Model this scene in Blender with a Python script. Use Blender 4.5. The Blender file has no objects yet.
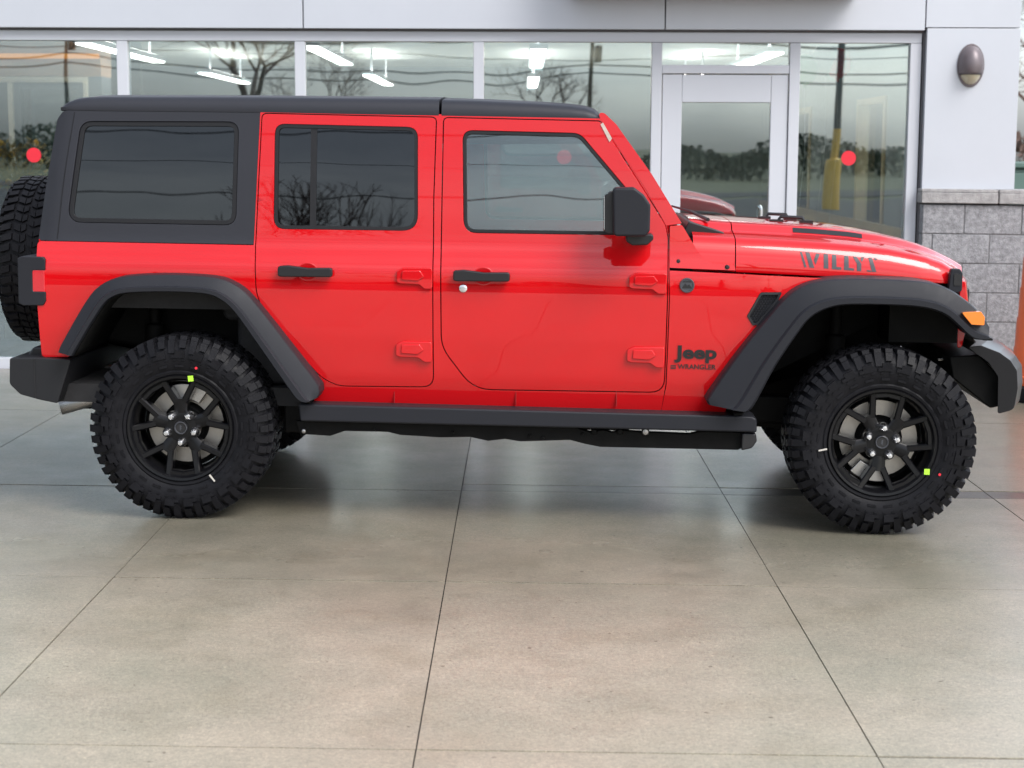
import bpy, bmesh, math, random
import numpy as np
from mathutils import Vector, Matrix, geometry
random.seed(7)
R = math.radians
S = bpy.context.scene
COL = S.collection

# ------------------------------------------------------------------ camera, sky, sun, exposure
CAMH, FPX = 1.605, 1720.97
PITCH, ROLL, YAW = R(7.7273), R(0.76907), R(0.19535)
def cam_axes():
    cy, sy, cp, sp = math.cos(YAW), math.sin(YAW), math.cos(PITCH), math.sin(PITCH)
    fw = Vector((-sy*cp, cy*cp, -sp)); rt = Vector((cy, sy, 0)); up = rt.cross(fw)
    c, s = math.cos(ROLL), math.sin(ROLL)
    return c*rt + s*up, -s*rt + c*up, fw
RT, UP, FW = cam_axes()
cd = bpy.data.cameras.new('camera'); cam = bpy.data.objects.new('camera', cd); COL.objects.link(cam)
cam.matrix_world = Matrix(((RT.x, UP.x, -FW.x, 0), (RT.y, UP.y, -FW.y, 0), (RT.z, UP.z, -FW.z, CAMH), (0, 0, 0, 1)))
cd.sensor_width = 36; cd.lens = FPX*36/1024; cd.clip_end = 3000; cd.clip_start = 0.05
cd.dof.use_dof = True; cd.dof.focus_distance = 7.25; cd.dof.aperture_fstop = 4.5
S.camera = cam
SUN_EL, SUN_AZ = R(48), R(136)          # azimuth measured clockwise from +Y
W = bpy.data.worlds.new('World'); S.world = W; W.use_nodes = True
wn, wl = W.node_tree.nodes, W.node_tree.links
wn.clear()
sky = wn.new('ShaderNodeTexSky'); sky.sky_type = 'NISHITA'; sky.sun_disc = False
sky.sun_elevation = SUN_EL; sky.sun_rotation = SUN_AZ; sky.dust_density = 3.0; sky.air_density = 1.2
hs = wn.new('ShaderNodeHueSaturation'); hs.inputs['Saturation'].default_value = 0.42
wl.new(sky.outputs[0], hs.inputs['Color'])
tc = wn.new('ShaderNodeTexCoord'); mp = wn.new('ShaderNodeMapping'); mp.inputs['Scale'].default_value = (1.6, 1.6, 6.0)
wl.new(tc.outputs['Generated'], mp.inputs[0])
nz = wn.new('ShaderNodeTexNoise'); nz.inputs['Scale'].default_value = 1.7; nz.inputs['Detail'].default_value = 6; nz.inputs['Roughness'].default_value = 0.6
wl.new(mp.outputs[0], nz.inputs['Vector'])
rp = wn.new('ShaderNodeValToRGB'); rp.color_ramp.elements[0].position = 0.3; rp.color_ramp.elements[0].color = (0.62, 0.66, 0.73, 1)
rp.color_ramp.elements[1].position = 0.72; rp.color_ramp.elements[1].color = (1.3, 1.3, 1.3, 1)
wl.new(nz.outputs['Fac'], rp.inputs[0])
mx = wn.new('ShaderNodeMix'); mx.data_type = 'RGBA'; mx.blend_type = 'MULTIPLY'; mx.inputs[0].default_value = 1
wl.new(hs.outputs[0], mx.inputs[6]); wl.new(rp.outputs[0], mx.inputs[7])
sx = wn.new('ShaderNodeSeparateXYZ'); wl.new(tc.outputs['Generated'], sx.inputs[0])
gr_ = wn.new('ShaderNodeValToRGB'); gr_.color_ramp.elements[0].position = 0.0; gr_.color_ramp.elements[1].position = 0.75      # low cloud evens out the horizon
gr_.color_ramp.elements[0].color = (1.55, 1.58, 1.62, 1); gr_.color_ramp.elements[1].color = (1.22, 1.22, 1.22, 1)
e_ = gr_.color_ramp.elements.new(0.07); e_.color = (1.12, 1.15, 1.18, 1); e_ = gr_.color_ramp.elements.new(0.18); e_.color = (0.98, 0.98, 0.98, 1)
wl.new(sx.outputs[2], gr_.inputs[0])
mg = wn.new('ShaderNodeMix'); mg.data_type = 'RGBA'; mg.blend_type = 'MULTIPLY'; mg.inputs[0].default_value = 1
wl.new(mx.outputs[2], mg.inputs[6]); wl.new(gr_.outputs[0], mg.inputs[7]); 
# a bright break in the cloud, low on the right behind the building
vd = wn.new('ShaderNodeVectorMath'); vd.operation = 'DOT_PRODUCT'; wl.new(tc.outputs['Generated'], vd.inputs[0])
vd.inputs[1].default_value = (math.sin(R(42))*math.cos(R(14)), math.cos(R(42))*math.cos(R(14)), math.sin(R(14)))
br = wn.new('ShaderNodeMapRange'); br.interpolation_type = 'SMOOTHSTEP'; br.inputs[1].default_value = 0.82; br.inputs[2].default_value = 0.985; br.inputs[3].default_value = 1.0; br.inputs[4].default_value = 2.4
wl.new(vd.outputs['Value'], br.inputs[0])
mb = wn.new('ShaderNodeMix'); mb.data_type = 'RGBA'; mb.blend_type = 'MULTIPLY'; mb.inputs[0].default_value = 1
wl.new(mg.outputs[2], mb.inputs[6]); wl.new(br.outputs[0], mb.inputs[7]); mx = mb
bg = wn.new('ShaderNodeBackground'); bg.inputs[1].default_value = 0.15
wl.new(mx.outputs[2], bg.inputs[0])
wo = wn.new('ShaderNodeOutputWorld'); wl.new(bg.outputs[0], wo.inputs[0])
sl = bpy.data.lights.new('sun', 'SUN'); sl.energy = 1.5; sl.angle = R(30); sl.color = (1, 0.97, 0.93)
so = bpy.data.objects.new('sun', sl); COL.objects.link(so)
so.rotation_euler = (math.pi/2 - SUN_EL, 0, math.pi - SUN_AZ)
S.view_settings.view_transform = 'Standard'; S.view_settings.look = 'None'
S.view_settings.exposure = 0.55; S.view_settings.gamma = 1

# ------------------------------------------------------------------ materials
MATS = {}
def mat(name, col, rough=0.5, metal=0.0, coat=0.0, coat_rough=0.03, coat_ior=1.5, spec=0.5, var=0.0, vscale=8.0, bump=0.0, bscale=60.0, emit=None, estr=0.0, rvar=0.0):
    m = bpy.data.materials.new(name); m.use_nodes = True
    n, l = m.node_tree.nodes, m.node_tree.links
    b = n['Principled BSDF']
    b.inputs['Base Color'].default_value = (*col, 1); b.inputs['Roughness'].default_value = rough
    b.inputs['Metallic'].default_value = metal; b.inputs['Coat Weight'].default_value = coat
    b.inputs['Coat Roughness'].default_value = coat_rough; b.inputs['Coat IOR'].default_value = coat_ior; b.inputs['Specular IOR Level'].default_value = spec
    t = n.new('ShaderNodeTexCoord')
    if var or rvar:
        z = n.new('ShaderNodeTexNoise'); z.inputs['Scale'].default_value = vscale; z.inputs['Detail'].default_value = 5; z.inputs['Roughness'].default_value = 0.65
        l.new(t.outputs['Object'], z.inputs['Vector'])
        if var:
            r = n.new('ShaderNodeValToRGB')
            r.color_ramp.elements[0].position = 0.3; r.color_ramp.elements[1].position = 0.7
            r.color_ramp.elements[0].color = (*[c*(1-var) for c in col], 1); r.color_ramp.elements[1].color = (*[min(1, c*(1+var)) for c in col], 1)
            l.new(z.outputs['Fac'], r.inputs[0]); l.new(r.outputs[0], b.inputs['Base Color'])
        if rvar:
            q = n.new('ShaderNodeMapRange'); q.inputs[1].default_value = 0.3; q.inputs[2].default_value = 0.7
            q.inputs[3].default_value = max(0.02, rough-rvar); q.inputs[4].default_value = min(1, rough+rvar)
            l.new(z.outputs['Fac'], q.inputs[0]); l.new(q.outputs[0], b.inputs['Roughness'])
    if bump:
        z2 = n.new('ShaderNodeTexNoise'); z2.inputs['Scale'].default_value = bscale; z2.inputs['Detail'].default_value = 4
        l.new(t.outputs['Object'], z2.inputs['Vector'])
        bp = n.new('ShaderNodeBump'); bp.inputs['Strength'].default_value = bump; bp.inputs['Distance'].default_value = 0.01
        l.new(z2.outputs['Fac'], bp.inputs['Height']); l.new(bp.outputs[0], b.inputs['Normal'])
    if emit:
        b.inputs['Emission Color'].default_value = (*emit, 1); b.inputs['Emission Strength'].default_value = estr
    MATS[name] = m
    return m
def glass(name, tint, base_refl, ior=1.5, rtint=(1, 1, 1), wave=0.0, wscale=1.2):
    """thin pane: tinted see-through plus mirror reflection that grows towards grazing angles"""
    m = bpy.data.materials.new(name); m.use_nodes = True
    n, l = m.node_tree.nodes, m.node_tree.links; n.clear()
    tr = n.new('ShaderNodeBsdfTransparent'); tr.inputs[0].default_value = (*tint, 1)
    gl = n.new('ShaderNodeBsdfGlossy'); gl.inputs['Roughness'].default_value = 0.0; gl.inputs['Color'].default_value = (*rtint, 1)
    fr = n.new('ShaderNodeFresnel'); fr.inputs['IOR'].default_value = ior
    mr = n.new('ShaderNodeMapRange'); mr.inputs[1].default_value = 0; mr.inputs[2].default_value = 1; mr.inputs[3].default_value = base_refl; mr.inputs[4].default_value = 1
    l.new(fr.outputs[0], mr.inputs[0])
    if wave:
        t = n.new('ShaderNodeTexCoord'); z = n.new('ShaderNodeTexNoise'); z.inputs['Scale'].default_value = wscale; z.inputs['Detail'].default_value = 1
        l.new(t.outputs['Object'], z.inputs['Vector'])
        bp = n.new('ShaderNodeBump'); bp.inputs['Strength'].default_value = 1; bp.inputs['Distance'].default_value = wave
        l.new(z.outputs['Fac'], bp.inputs['Height']); l.new(bp.outputs[0], gl.inputs['Normal'])
    ms = n.new('ShaderNodeMixShader'); l.new(mr.outputs[0], ms.inputs[0]); l.new(tr.outputs[0], ms.inputs[1]); l.new(gl.outputs[0], ms.inputs[2])
    o = n.new('ShaderNodeOutputMaterial'); l.new(ms.outputs[0], o.inputs[0])
    MATS[name] = m
    return m
RED = mat('red_paint', (0.58, 0.0025, 0.006), 0.5, 0, 1.0, 0.010, 1.60, 0.02, var=0.03, vscale=3)
REDI = mat('red_inner', (0.30, 0.006, 0.008), 0.5)
HT = mat('charcoal_hardtop', (0.025, 0.026, 0.033), 0.40, spec=0.34, bump=0.05, bscale=900)
PLA = mat('black_plastic', (0.019, 0.020, 0.025), 0.45, spec=0.22, bump=0.06, bscale=700, rvar=0.06, vscale=20)
BLK = mat('satin_black', (0.010, 0.010, 0.012), 0.38)
UND = mat('underbody_black', (0.006, 0.006, 0.006), 0.6, spec=0.12, var=0.3, vscale=12)
RUB = mat('tyre_rubber', (0.010, 0.010, 0.012), 0.45, spec=0.12, var=0.25, vscale=14, bump=0.12, bscale=120, rvar=0.12)
SEAL = mat('window_rubber', (0.011, 0.011, 0.013), 0.45, spec=0.35)
RIM = mat('black_alloy', (0.0045, 0.0045, 0.0055), 0.28, 0.0, 0.3, 0.10, spec=0.15)
DISC = mat('brake_steel', (0.46, 0.43, 0.39), 0.4, 0.7, var=0.1, vscale=20)
CHR = mat('chrome', (0.8, 0.8, 0.82), 0.25, 1.0)
STEEL = mat('exhaust_steel', (0.42, 0.41, 0.40), 0.3, 1.0, rvar=0.1)
LETT = mat('grey_decal', (0.055, 0.058, 0.068), 0.4)
PLB = mat('bumper_plastic', (0.014, 0.0145, 0.017), 0.45, spec=0.35, bump=0.06, bscale=700)
INGL = glass('inner_window_glass', (0.92, 0.95, 0.95), 0.0, 1.15)
BADGE = mat('black_badge', (0.015, 0.015, 0.017), 0.3)
AMB = mat('amber_lens', (0.85, 0.22, 0.01), 0.15, coat=1)
LENS = mat('red_lens', (0.55, 0.01, 0.02), 0.12, coat=1)
LIME = mat('lime_sticker', (0.45, 0.85, 0.05), 0.5)
CHALK = mat('chalk_mark', (0.55, 0.52, 0.47), 0.7)
STICK = mat('pillar_sticker', (0.50, 0.42, 0.36), 0.45, var=0.15, vscale=60)
CLOTH = mat('black_cloth', (0.02, 0.02, 0.022), 0.8, var=0.2, vscale=30)
HEAD = mat('headlamp', (0.75, 0.78, 0.8), 0.1, 0.3, 1.0)
GDARK = glass('privacy_glass', (0.06, 0.065, 0.07), 0.035, 1.5, (0.92, 0.96, 1.0), 0.0012, 2.0)
GCLR = glass('clear_car_glass', (0.74, 0.80, 0.80), 0.10, 1.5, (0.92, 0.98, 0.98), 0.0012, 2.0)
GSHOP = glass('storefront_glass', (0.74, 0.79, 0.82), 0.29, 1.5, (0.84, 0.95, 0.98), 0.0025, 1.1)
ALU = mat('white_aluminium', (0.56, 0.58, 0.63), 0.35, 0.0, 0.2, 0.2, var=0.02, vscale=2)
PANEL = mat('silver_white_panel', (0.55, 0.575, 0.63), 0.33, 0.15, 0.3, 0.15, var=0.03, vscale=1.1, bump=0.02, bscale=3)
DGAP = mat('dark_gap', (0.14, 0.14, 0.15), 0.6)
BLOCK = mat('grey_block', (0.28, 0.28, 0.295), 0.85, var=0.38, vscale=38, bump=0.6, bscale=110)
CAP = mat('cap_stone', (0.34, 0.33, 0.33), 0.85, var=0.25, vscale=22, bump=0.5, bscale=90)
MORT = mat('mortar', (0.17, 0.17, 0.175), 0.9, var=0.2, vscale=30)
LAMPG = mat('lamp_mauve_grey', (0.17, 0.145, 0.155), 0.4, 0.3)
LAMPL = mat('lamp_lens', (0.55, 0.50, 0.36), 0.25, coat=0.5)
INW = mat('interior_wall', (0.20, 0.225, 0.245), 0.7, var=0.06, vscale=2)
INC = mat('ceiling_white', (0.74, 0.74, 0.72), 0.8, var=0.03, vscale=3)
INF = mat('showroom_floor', (0.48, 0.41, 0.28), 0.25, var=0.1, vscale=5)
TAN = mat('tan_frame', (0.42, 0.33, 0.20), 0.5, var=0.08, vscale=6)
BRN = mat('brown_header', (0.40, 0.24, 0.15), 0.6, var=0.12, vscale=5)
ORG = mat('orange_band', (0.8, 0.30, 0.04), 0.4, emit=(1.0, 0.35, 0.04), estr=0.8)
CREAM = mat('cream_frame', (0.70, 0.63, 0.50), 0.5)
LIT = mat('lit_diffuser', (1, 1, 1), 0.5, emit=(1.0, 0.93, 0.80), estr=12.0)
STK = mat('red_dot', (0.72, 0.02, 0.04), 0.5)
DRUM = mat('orange_drum', (0.80, 0.13, 0.03), 0.45, var=0.1, vscale=8)
GRN = mat('utility_green', (0.10, 0.17, 0.15), 0.5, var=0.1, vscale=4)
BARK = mat('bark', (0.11, 0.085, 0.07), 0.9, var=0.35, vscale=9)
TWIG = mat('twigs', (0.13, 0.085, 0.07), 0.9)
WOOD = mat('pole_wood', (0.09, 0.075, 0.06), 0.9, var=0.3, vscale=6)
WIRE = mat('wire', (0.02, 0.02, 0.02), 0.6)
YEL = mat('yellow_paint', (0.75, 0.42, 0.02), 0.5, var=0.1)
EVER = mat('evergreen', (0.03, 0.045, 0.022), 0.9, var=0.5, vscale=3)
STRAW = mat('dried_stems', (0.34, 0.24, 0.10), 0.8, var=0.4, vscale=30)
BALR = mat('balloon_red', (0.85, 0.02, 0.03), 0.2, coat=0.6)
BALG = mat('balloon_grey', (0.22, 0.24, 0.28), 0.2, coat=0.6)
BALN = mat('balloon_green', (0.10, 0.55, 0.20), 0.2, coat=0.6)

def concrete(name='wet_concrete', dark=1.0):
    m = bpy.data.materials.new(name); m.use_nodes = True
    n, l = m.node_tree.nodes, m.node_tree.links; b = n['Principled BSDF']
    t = n.new('ShaderNodeTexCoord'); geo = n.new('ShaderNodeNewGeometry')
    def noise(sc, det=4, ro=0.6, stretch=None):
        z = n.new('ShaderNodeTexNoise'); z.inputs['Scale'].default_value = sc; z.inputs['Detail'].default_value = det; z.inputs['Roughness'].default_value = ro
        if stretch:
            mm = n.new('ShaderNodeMapping'); mm.inputs['Scale'].default_value = stretch; l.new(t.outputs['Object'], mm.inputs[0]); l.new(mm.outputs[0], z.inputs['Vector'])
        else: l.new(t.outputs['Object'], z.inputs['Vector'])
        return z.outputs['Fac']
    def ramp(f, p0, c0, p1, c1):
        r = n.new('ShaderNodeValToRGB'); r.color_ramp.elements[0].position = p0; r.color_ramp.elements[1].position = p1
        r.color_ramp.elements[0].color = (*c0, 1); r.color_ramp.elements[1].color = (*c1, 1); l.new(f, r.inputs[0]); return r.outputs[0]
    def mul(a, c, f=1.0):
        x = n.new('ShaderNodeMix'); x.data_type = 'RGBA'; x.blend_type = 'MULTIPLY'; x.inputs[0].default_value = f
        l.new(a, x.inputs[6]); l.new(c, x.inputs[7]); return x.outputs[2]
    base = ramp(noise(0.9, 5), 0.32, (0.375, 0.358, 0.275), 0.68, (0.465, 0.412, 0.325))
    c = mul(base, ramp(noise(5, 5, 0.7), 0.3, (0.86, 0.87, 0.86), 0.7, (1.08, 1.06, 1.04)))
    c = mul(c, ramp(noise(62, 2, 0.7), 0.30, (0.80, 0.80, 0.81), 0.70, (1.16, 1.15, 1.14)))
    c = mul(c, ramp(noise(24, 3, 0.7), 0.32, (0.94, 0.94, 0.935), 0.68, (1.045, 1.045, 1.045)))
    c = mul(c, ramp(noise(33, 1, 0.5), 0.20, (0.35, 0.33, 0.30), 0.26, (1, 1, 1)))
    c = mul(c, ramp(noise(160, 3, 0.8), 0.32, (0.72, 0.72, 0.72), 0.68, (1.22, 1.22, 1.22)))
    c = mul(c, ramp(noise(420, 2, 0.8), 0.3, (0.82, 0.82, 0.82), 0.72, (1.18, 1.18, 1.18)))
    c = mul(c, ramp(noise(95, 1, 0.5), 0.70, (1, 1, 1), 0.76, (1.45, 1.42, 1.36)))
    c = mul(c, ramp(noise(2.2, 3, 0.6), 0.30, (0.84, 0.83, 0.80), 0.50, (1, 1, 1)))
    # rain film in a ragged belt, its colour also darkened for shade under the car
    sp = n.new('ShaderNodeSeparateXYZ'); l.new(t.outputs['Object'], sp.inputs[0])
    wob = n.new('ShaderNodeMath'); wob.operation = 'MULTIPLY_ADD'; l.new(noise(0.8, 5, 0.6), wob.inputs[0]); wob.inputs[1].default_value = 2.4; l.new(sp.outputs[1], wob.inputs[2])
    wet = n.new('ShaderNodeMapRange'); wet.interpolation_type = 'SMOOTHSTEP'; wet.inputs[1].default_value = 5.6; wet.inputs[2].default_value = 9.2; l.new(wob.outputs[0], wet.inputs[0])
    wet_shade = n.new('ShaderNodeMapRange'); wet_shade.inputs[3].default_value = dark; wet_shade.inputs[4].default_value = 0.46*dark; l.new(wet.outputs[0], wet_shade.inputs[0])
    c = mul(c, wet_shade.outputs[0])
    l.new(c, b.inputs['Base Color'])
    cr_ = n.new('ShaderNodeMapRange'); cr_.inputs[3].default_value = 0.38; cr_.inputs[4].default_value = 0.23; l.new(wet.outputs[0], cr_.inputs[0]); l.new(cr_.outputs[0], b.inputs['Coat Roughness'])
    cw_ = n.new('ShaderNodeMapRange'); cw_.inputs[3].default_value = 0.65; cw_.inputs[4].default_value = 0.85; l.new(wet.outputs[0], cw_.inputs[0]); l.new(cw_.outputs[0], b.inputs['Coat Weight'])
    rr = n.new('ShaderNodeMapRange'); rr.inputs[1].default_value = 0.3; rr.inputs[2].default_value = 0.7; rr.inputs[3].default_value = 0.32; rr.inputs[4].default_value = 0.6
    l.new(noise(1.3, 5, 0.65), rr.inputs[0]); l.new(rr.outputs[0], b.inputs['Roughness'])
    b.inputs['Specular IOR Level'].default_value = 0.5
    b.inputs['Coat IOR'].default_value = 1.34
    bp = n.new('ShaderNodeBump'); bp.inputs['Strength'].default_value = 0.35; bp.inputs['Distance'].default_value = 0.004
    l.new(noise(190, 3, 0.7), bp.inputs['Height']); l.new(bp.outputs[0], b.inputs['Normal'])
    return m
CONC = concrete(); CONCD = concrete('dark_concrete', 0.25)
GRASS = mat('grass', (0.075, 0.080, 0.035), 0.95, var=0.4, vscale=2.5, bump=0.4, bscale=20)
ASPH = mat('asphalt', (0.045, 0.045, 0.047), 0.85, spec=0.15, var=0.2, vscale=6)
DIRT = mat('joint_dirt', (0.02, 0.018, 0.016), 0.9)

# ------------------------------------------------------------------ helpers
def prop(o, label=None, cat=None, group=None, kind=None):
    if label: o['label'] = label
    if cat: o['category'] = cat
    if group: o['group'] = group
    if kind: o['kind'] = kind
    return o
def empty(name, loc, rz=0.0, label=None, cat=None, group=None):
    o = bpy.data.objects.new(name, None); COL.objects.link(o); o.location = loc; o.rotation_euler = (0, 0, rz); o.empty_display_size = 0.2
    return prop(o, label, cat, group)
def build(name, bm, m, parent=None, bevel=0.0, seg=2, ang=38, loc=None, solid=0.0, recalc=True):
    if recalc: bmesh.ops.recalc_face_normals(bm, faces=bm.faces[:])
    me = bpy.data.meshes.new(name); bm.to_mesh(me); bm.free()
    for mm in (m if isinstance(m, (list, tuple)) else [m]): me.materials.append(mm)
    for p in me.polygons: p.use_smooth = True
    me.set_sharp_from_angle(angle=R(ang))
    o = bpy.data.objects.new(name, me); COL.objects.link(o)
    if parent: o.parent = parent
    if loc is not None: o.location = loc
    if solid:
        s = o.modifiers.new('solid', 'SOLIDIFY'); s.thickness = solid; s.offset = -1
    if bevel:
        b = o.modifiers.new('bevel', 'BEVEL'); b.width = bevel; b.segments = seg; b.limit_method = 'ANGLE'; b.angle_limit = R(40); b.harden_normals = True
    return o
def bx(bm, x0, x1, y0, y1, z0, z1, mi=0):
    vs = [bm.verts.new(p) for p in ((x0,y0,z0),(x1,y0,z0),(x1,y1,z0),(x0,y1,z0),(x0,y0,z1),(x1,y0,z1),(x1,y1,z1),(x0,y1,z1))]
    for q in ((0,3,2,1),(4,5,6,7),(0,1,5,4),(1,2,6,5),(2,3,7,6),(3,0,4,7)):
        f = bm.faces.new([vs[i] for i in q]); f.material_index = mi
    return vs
def box(name, x0, x1, y0, y1, z0, z1, m, parent=None, bevel=0.0, **k):
    bm = bmesh.new(); bx(bm, x0, x1, y0, y1, z0, z1); return build(name, bm, m, parent, bevel, **k)
def tube(bm, pts, rad, seg=8, cap=True):
    pts = [Vector(p) for p in pts]; rings = []
    rads = rad if isinstance(rad, (list, tuple)) else [rad]*len(pts)
    for i, p in enumerate(pts):
        d = (pts[min(i+1, len(pts)-1)] - pts[max(i-1, 0)]).normalized()
        a = d.orthogonal().normalized() if i == 0 else (pa - d*pa.dot(d)).normalized()
        pa = a; b = d.cross(a)
        rings.append([bm.verts.new(p + rads[i]*(math.cos(2*math.pi*k/seg)*a + math.sin(2*math.pi*k/seg)*b)) for k in range(seg)])
    for r0, r1 in zip(rings, rings[1:]):
        for k in range(seg): bm.faces.new((r0[k], r0[(k+1)%seg], r1[(k+1)%seg], r1[k]))
    if cap: bm.faces.new(rings[0][::-1]); bm.faces.new(rings[-1])
def lathe(bm, prof, seg, axis='y', mi=0, closed=False):
    """prof: (radius, along-axis); rotates about y, x or z"""
    rings = []
    for r, a in prof:
        ring = []
        for k in range(seg):
            t = 2*math.pi*k/seg; c, s = r*math.cos(t), r*math.sin(t)
            ring.append(bm.verts.new({'y': (c, a, s), 'z': (c, s, a), 'x': (a, c, s)}[axis]))
        rings.append(ring)
    pairs = list(zip(rings, rings[1:])) + ([(rings[-1], rings[0])] if closed else [])
    for r0, r1 in pairs:
        for k in range(seg):
            f = bm.faces.new((r0[k], r0[(k+1)%seg], r1[(k+1)%seg], r1[k])); f.material_index = mi
    return rings
def prism(bm, poly, y0, y1, mi=0):
    """poly of (x,z) extruded from y0 to y1"""
    a = [bm.verts.new((x, y0, z)) for x, z in poly]; b = [bm.verts.new((x, y1, z)) for x, z in poly]
    n = len(poly)
    f = bm.faces.new(a); f.material_index = mi; f = bm.faces.new(b[::-1]); f.material_index = mi
    for i in range(n):
        f = bm.faces.new((a[i], b[i], b[(i+1)%n], a[(i+1)%n])); f.material_index = mi
def round_poly(pts, rad, seg=5):
    n = len(pts); out = []
    rads = rad if isinstance(rad, (list, tuple)) else [rad]*n
    for i in range(n):
        p = Vector(pts[i]); a = Vector(pts[i-1]) - p; b = Vector(pts[(i+1) % n]) - p
        la, lb = a.length, b.length; r = rads[i]
        if r <= 0 or la < 1e-6 or lb < 1e-6: out.append(tuple(p)); continue
        a /= la; b /= lb
        th = math.acos(max(-1, min(1, a.dot(b))))
        if th > 3.05: out.append(tuple(p)); continue
        d = min(r/math.tan(th/2), la*0.48, lb*0.48)
        p0, p1 = p + a*d, p + b*d
        for k in range(seg+1):
            t = k/seg; q = (1-t)**2*p0 + 2*t*(1-t)*p + t*t*p1
            out.append((q.x, q.y))
    return out
def inside(pt, poly):
    x, y = pt; c = False; j = len(poly)-1
    for i in range(len(poly)):
        xi, yi = poly[i]; xj, yj = poly[j]
        if (yi > y) != (yj > y) and x < (xj-xi)*(y-yi)/(yj-yi)+xi: c = not c
        j = i
    return c
def dense(poly, step):
    out = []
    for i in range(len(poly)):
        a, b = Vector(poly[i]), Vector(poly[(i+1) % len(poly)]); n = max(1, int((b-a).length/step))
        for k in range(n): q = a.lerp(b, k/n); out.append((q.x, q.y))
    return out
def offset_poly(poly, d):
    """move every edge of a polygon outwards (d>0) by d"""
    n = len(poly); area = sum(poly[i][0]*poly[(i+1)%n][1]-poly[(i+1)%n][0]*poly[i][1] for i in range(n))
    s = 1 if area > 0 else -1; out = []
    for i in range(n):
        p, a, b = Vector(poly[i]), Vector(poly[i-1]), Vector(poly[(i+1)%n])
        e0, e1 = (p-a), (b-p)
        if e0.length < 1e-7: e0 = e1
        if e1.length < 1e-7: e1 = e0
        e0.normalize(); e1.normalize()
        n0, n1 = Vector((e0.y, -e0.x))*s, Vector((e1.y, -e1.x))*s
        m = n0+n1; m = m/max(m.length, 1e-6); k = 1/max(0.5, m.dot(n0))
        q = p + m*d*k; out.append((q.x, q.y))
    return out
DBG = False
def sheet(outer, holes=(), yfun=None, thick=0.02, step=0.04):
    """flat (x,z) outline with holes -> bmesh whose front follows y = yfun(x,z), with a back 'thick' behind it"""
    outer = dense(outer, step); holes = [dense(h, step) for h in holes]
    vs, es = [], []
    for lp in [outer] + holes:
        s = len(vs); vs += [Vector(p) for p in lp]; es += [(s+i, s+(i+1) % len(lp)) for i in range(len(lp))]
    bnd = np.array([(v.x, v.y) for v in vs])
    xs, zs = bnd[:, 0], bnd[:, 1]
    gx = xs.min()+step/2; row = 0
    gz = zs.min()+step/2
    while gz < zs.max():
        gx = xs.min()+step*(0.5 if row % 2 else 0.25)
        while gx < xs.max():
            p = (gx, gz)
            if ((bnd-np.array(p))**2).sum(1).min() > (step*0.45)**2 and inside(p, outer) and not any(inside(p, h) for h in holes):
                vs.append(Vector(p))
            gx += step
        gz += step*0.87; row += 1
    V, E, F = geometry.delaunay_2d_cdt(vs, es, [], 0, 1e-5)[:3]
    bm = bmesh.new(); yf = yfun or (lambda x, z: 0.0)
    fr = [bm.verts.new((v.x, yf(v.x, v.y), v.y)) for v in V]; used = []
    for f in F:
        c = (sum(V[i].x for i in f)/3, sum(V[i].y for i in f)/3)
        if inside(c, outer) and not any(inside(c, h) for h in holes):
            try: bm.faces.new([fr[i] for i in f]); used.append(f)
            except ValueError: pass
    be = [(e.verts[0], e.verts[1]) for e in bm.edges if e.is_boundary]
    if DBG: print('SHEET', len(be), sum(len(l) for l in [outer]+holes), len(used))
    if thick:
        bk = {v: bm.verts.new(v.co + Vector((0, thick, 0))) for v in fr if v.link_faces}
        for f in used: bm.faces.new([bk[fr[i]] for i in reversed(f)])
        for a, b in be: bm.faces.new((a, b, bk[b], bk[a]))
    for v in [v for v in bm.verts if not v.link_faces]: bm.verts.remove(v)
    return bm
def catmull(pts, n):
    pts = np.array(pts, float); P = np.vstack([2*pts[0]-pts[1], pts, 2*pts[-1]-pts[-2]])
    dense_ = []
    for i in range(1, len(P)-2):
        for t in np.linspace(0, 1, 12, endpoint=False):
            p0, p1, p2, p3 = P[i-1], P[i], P[i+1], P[i+2]
            dense_.append(0.5*((2*p1)+(-p0+p2)*t+(2*p0-5*p1+4*p2-p3)*t*t+(-p0+3*p1-3*p2+p3)*t**3))
    dense_.append(pts[-1]); D = np.array(dense_)
    s = np.concatenate([[0], np.cumsum(np.linalg.norm(np.diff(D, axis=0), axis=1))])
    u = np.linspace(0, s[-1], n)
    return np.stack([np.interp(u, s, D[:, k]) for k in range(D.shape[1])], 1)

def px_ray(px, py): return FW + (px-512)/FPX*RT - (py-384)/FPX*UP
def at_Y(px, py, Y):
    d = px_ray(px, py); t = Y/d.y; return Vector((d.x*t, Y, CAMH + d.z*t))

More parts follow.
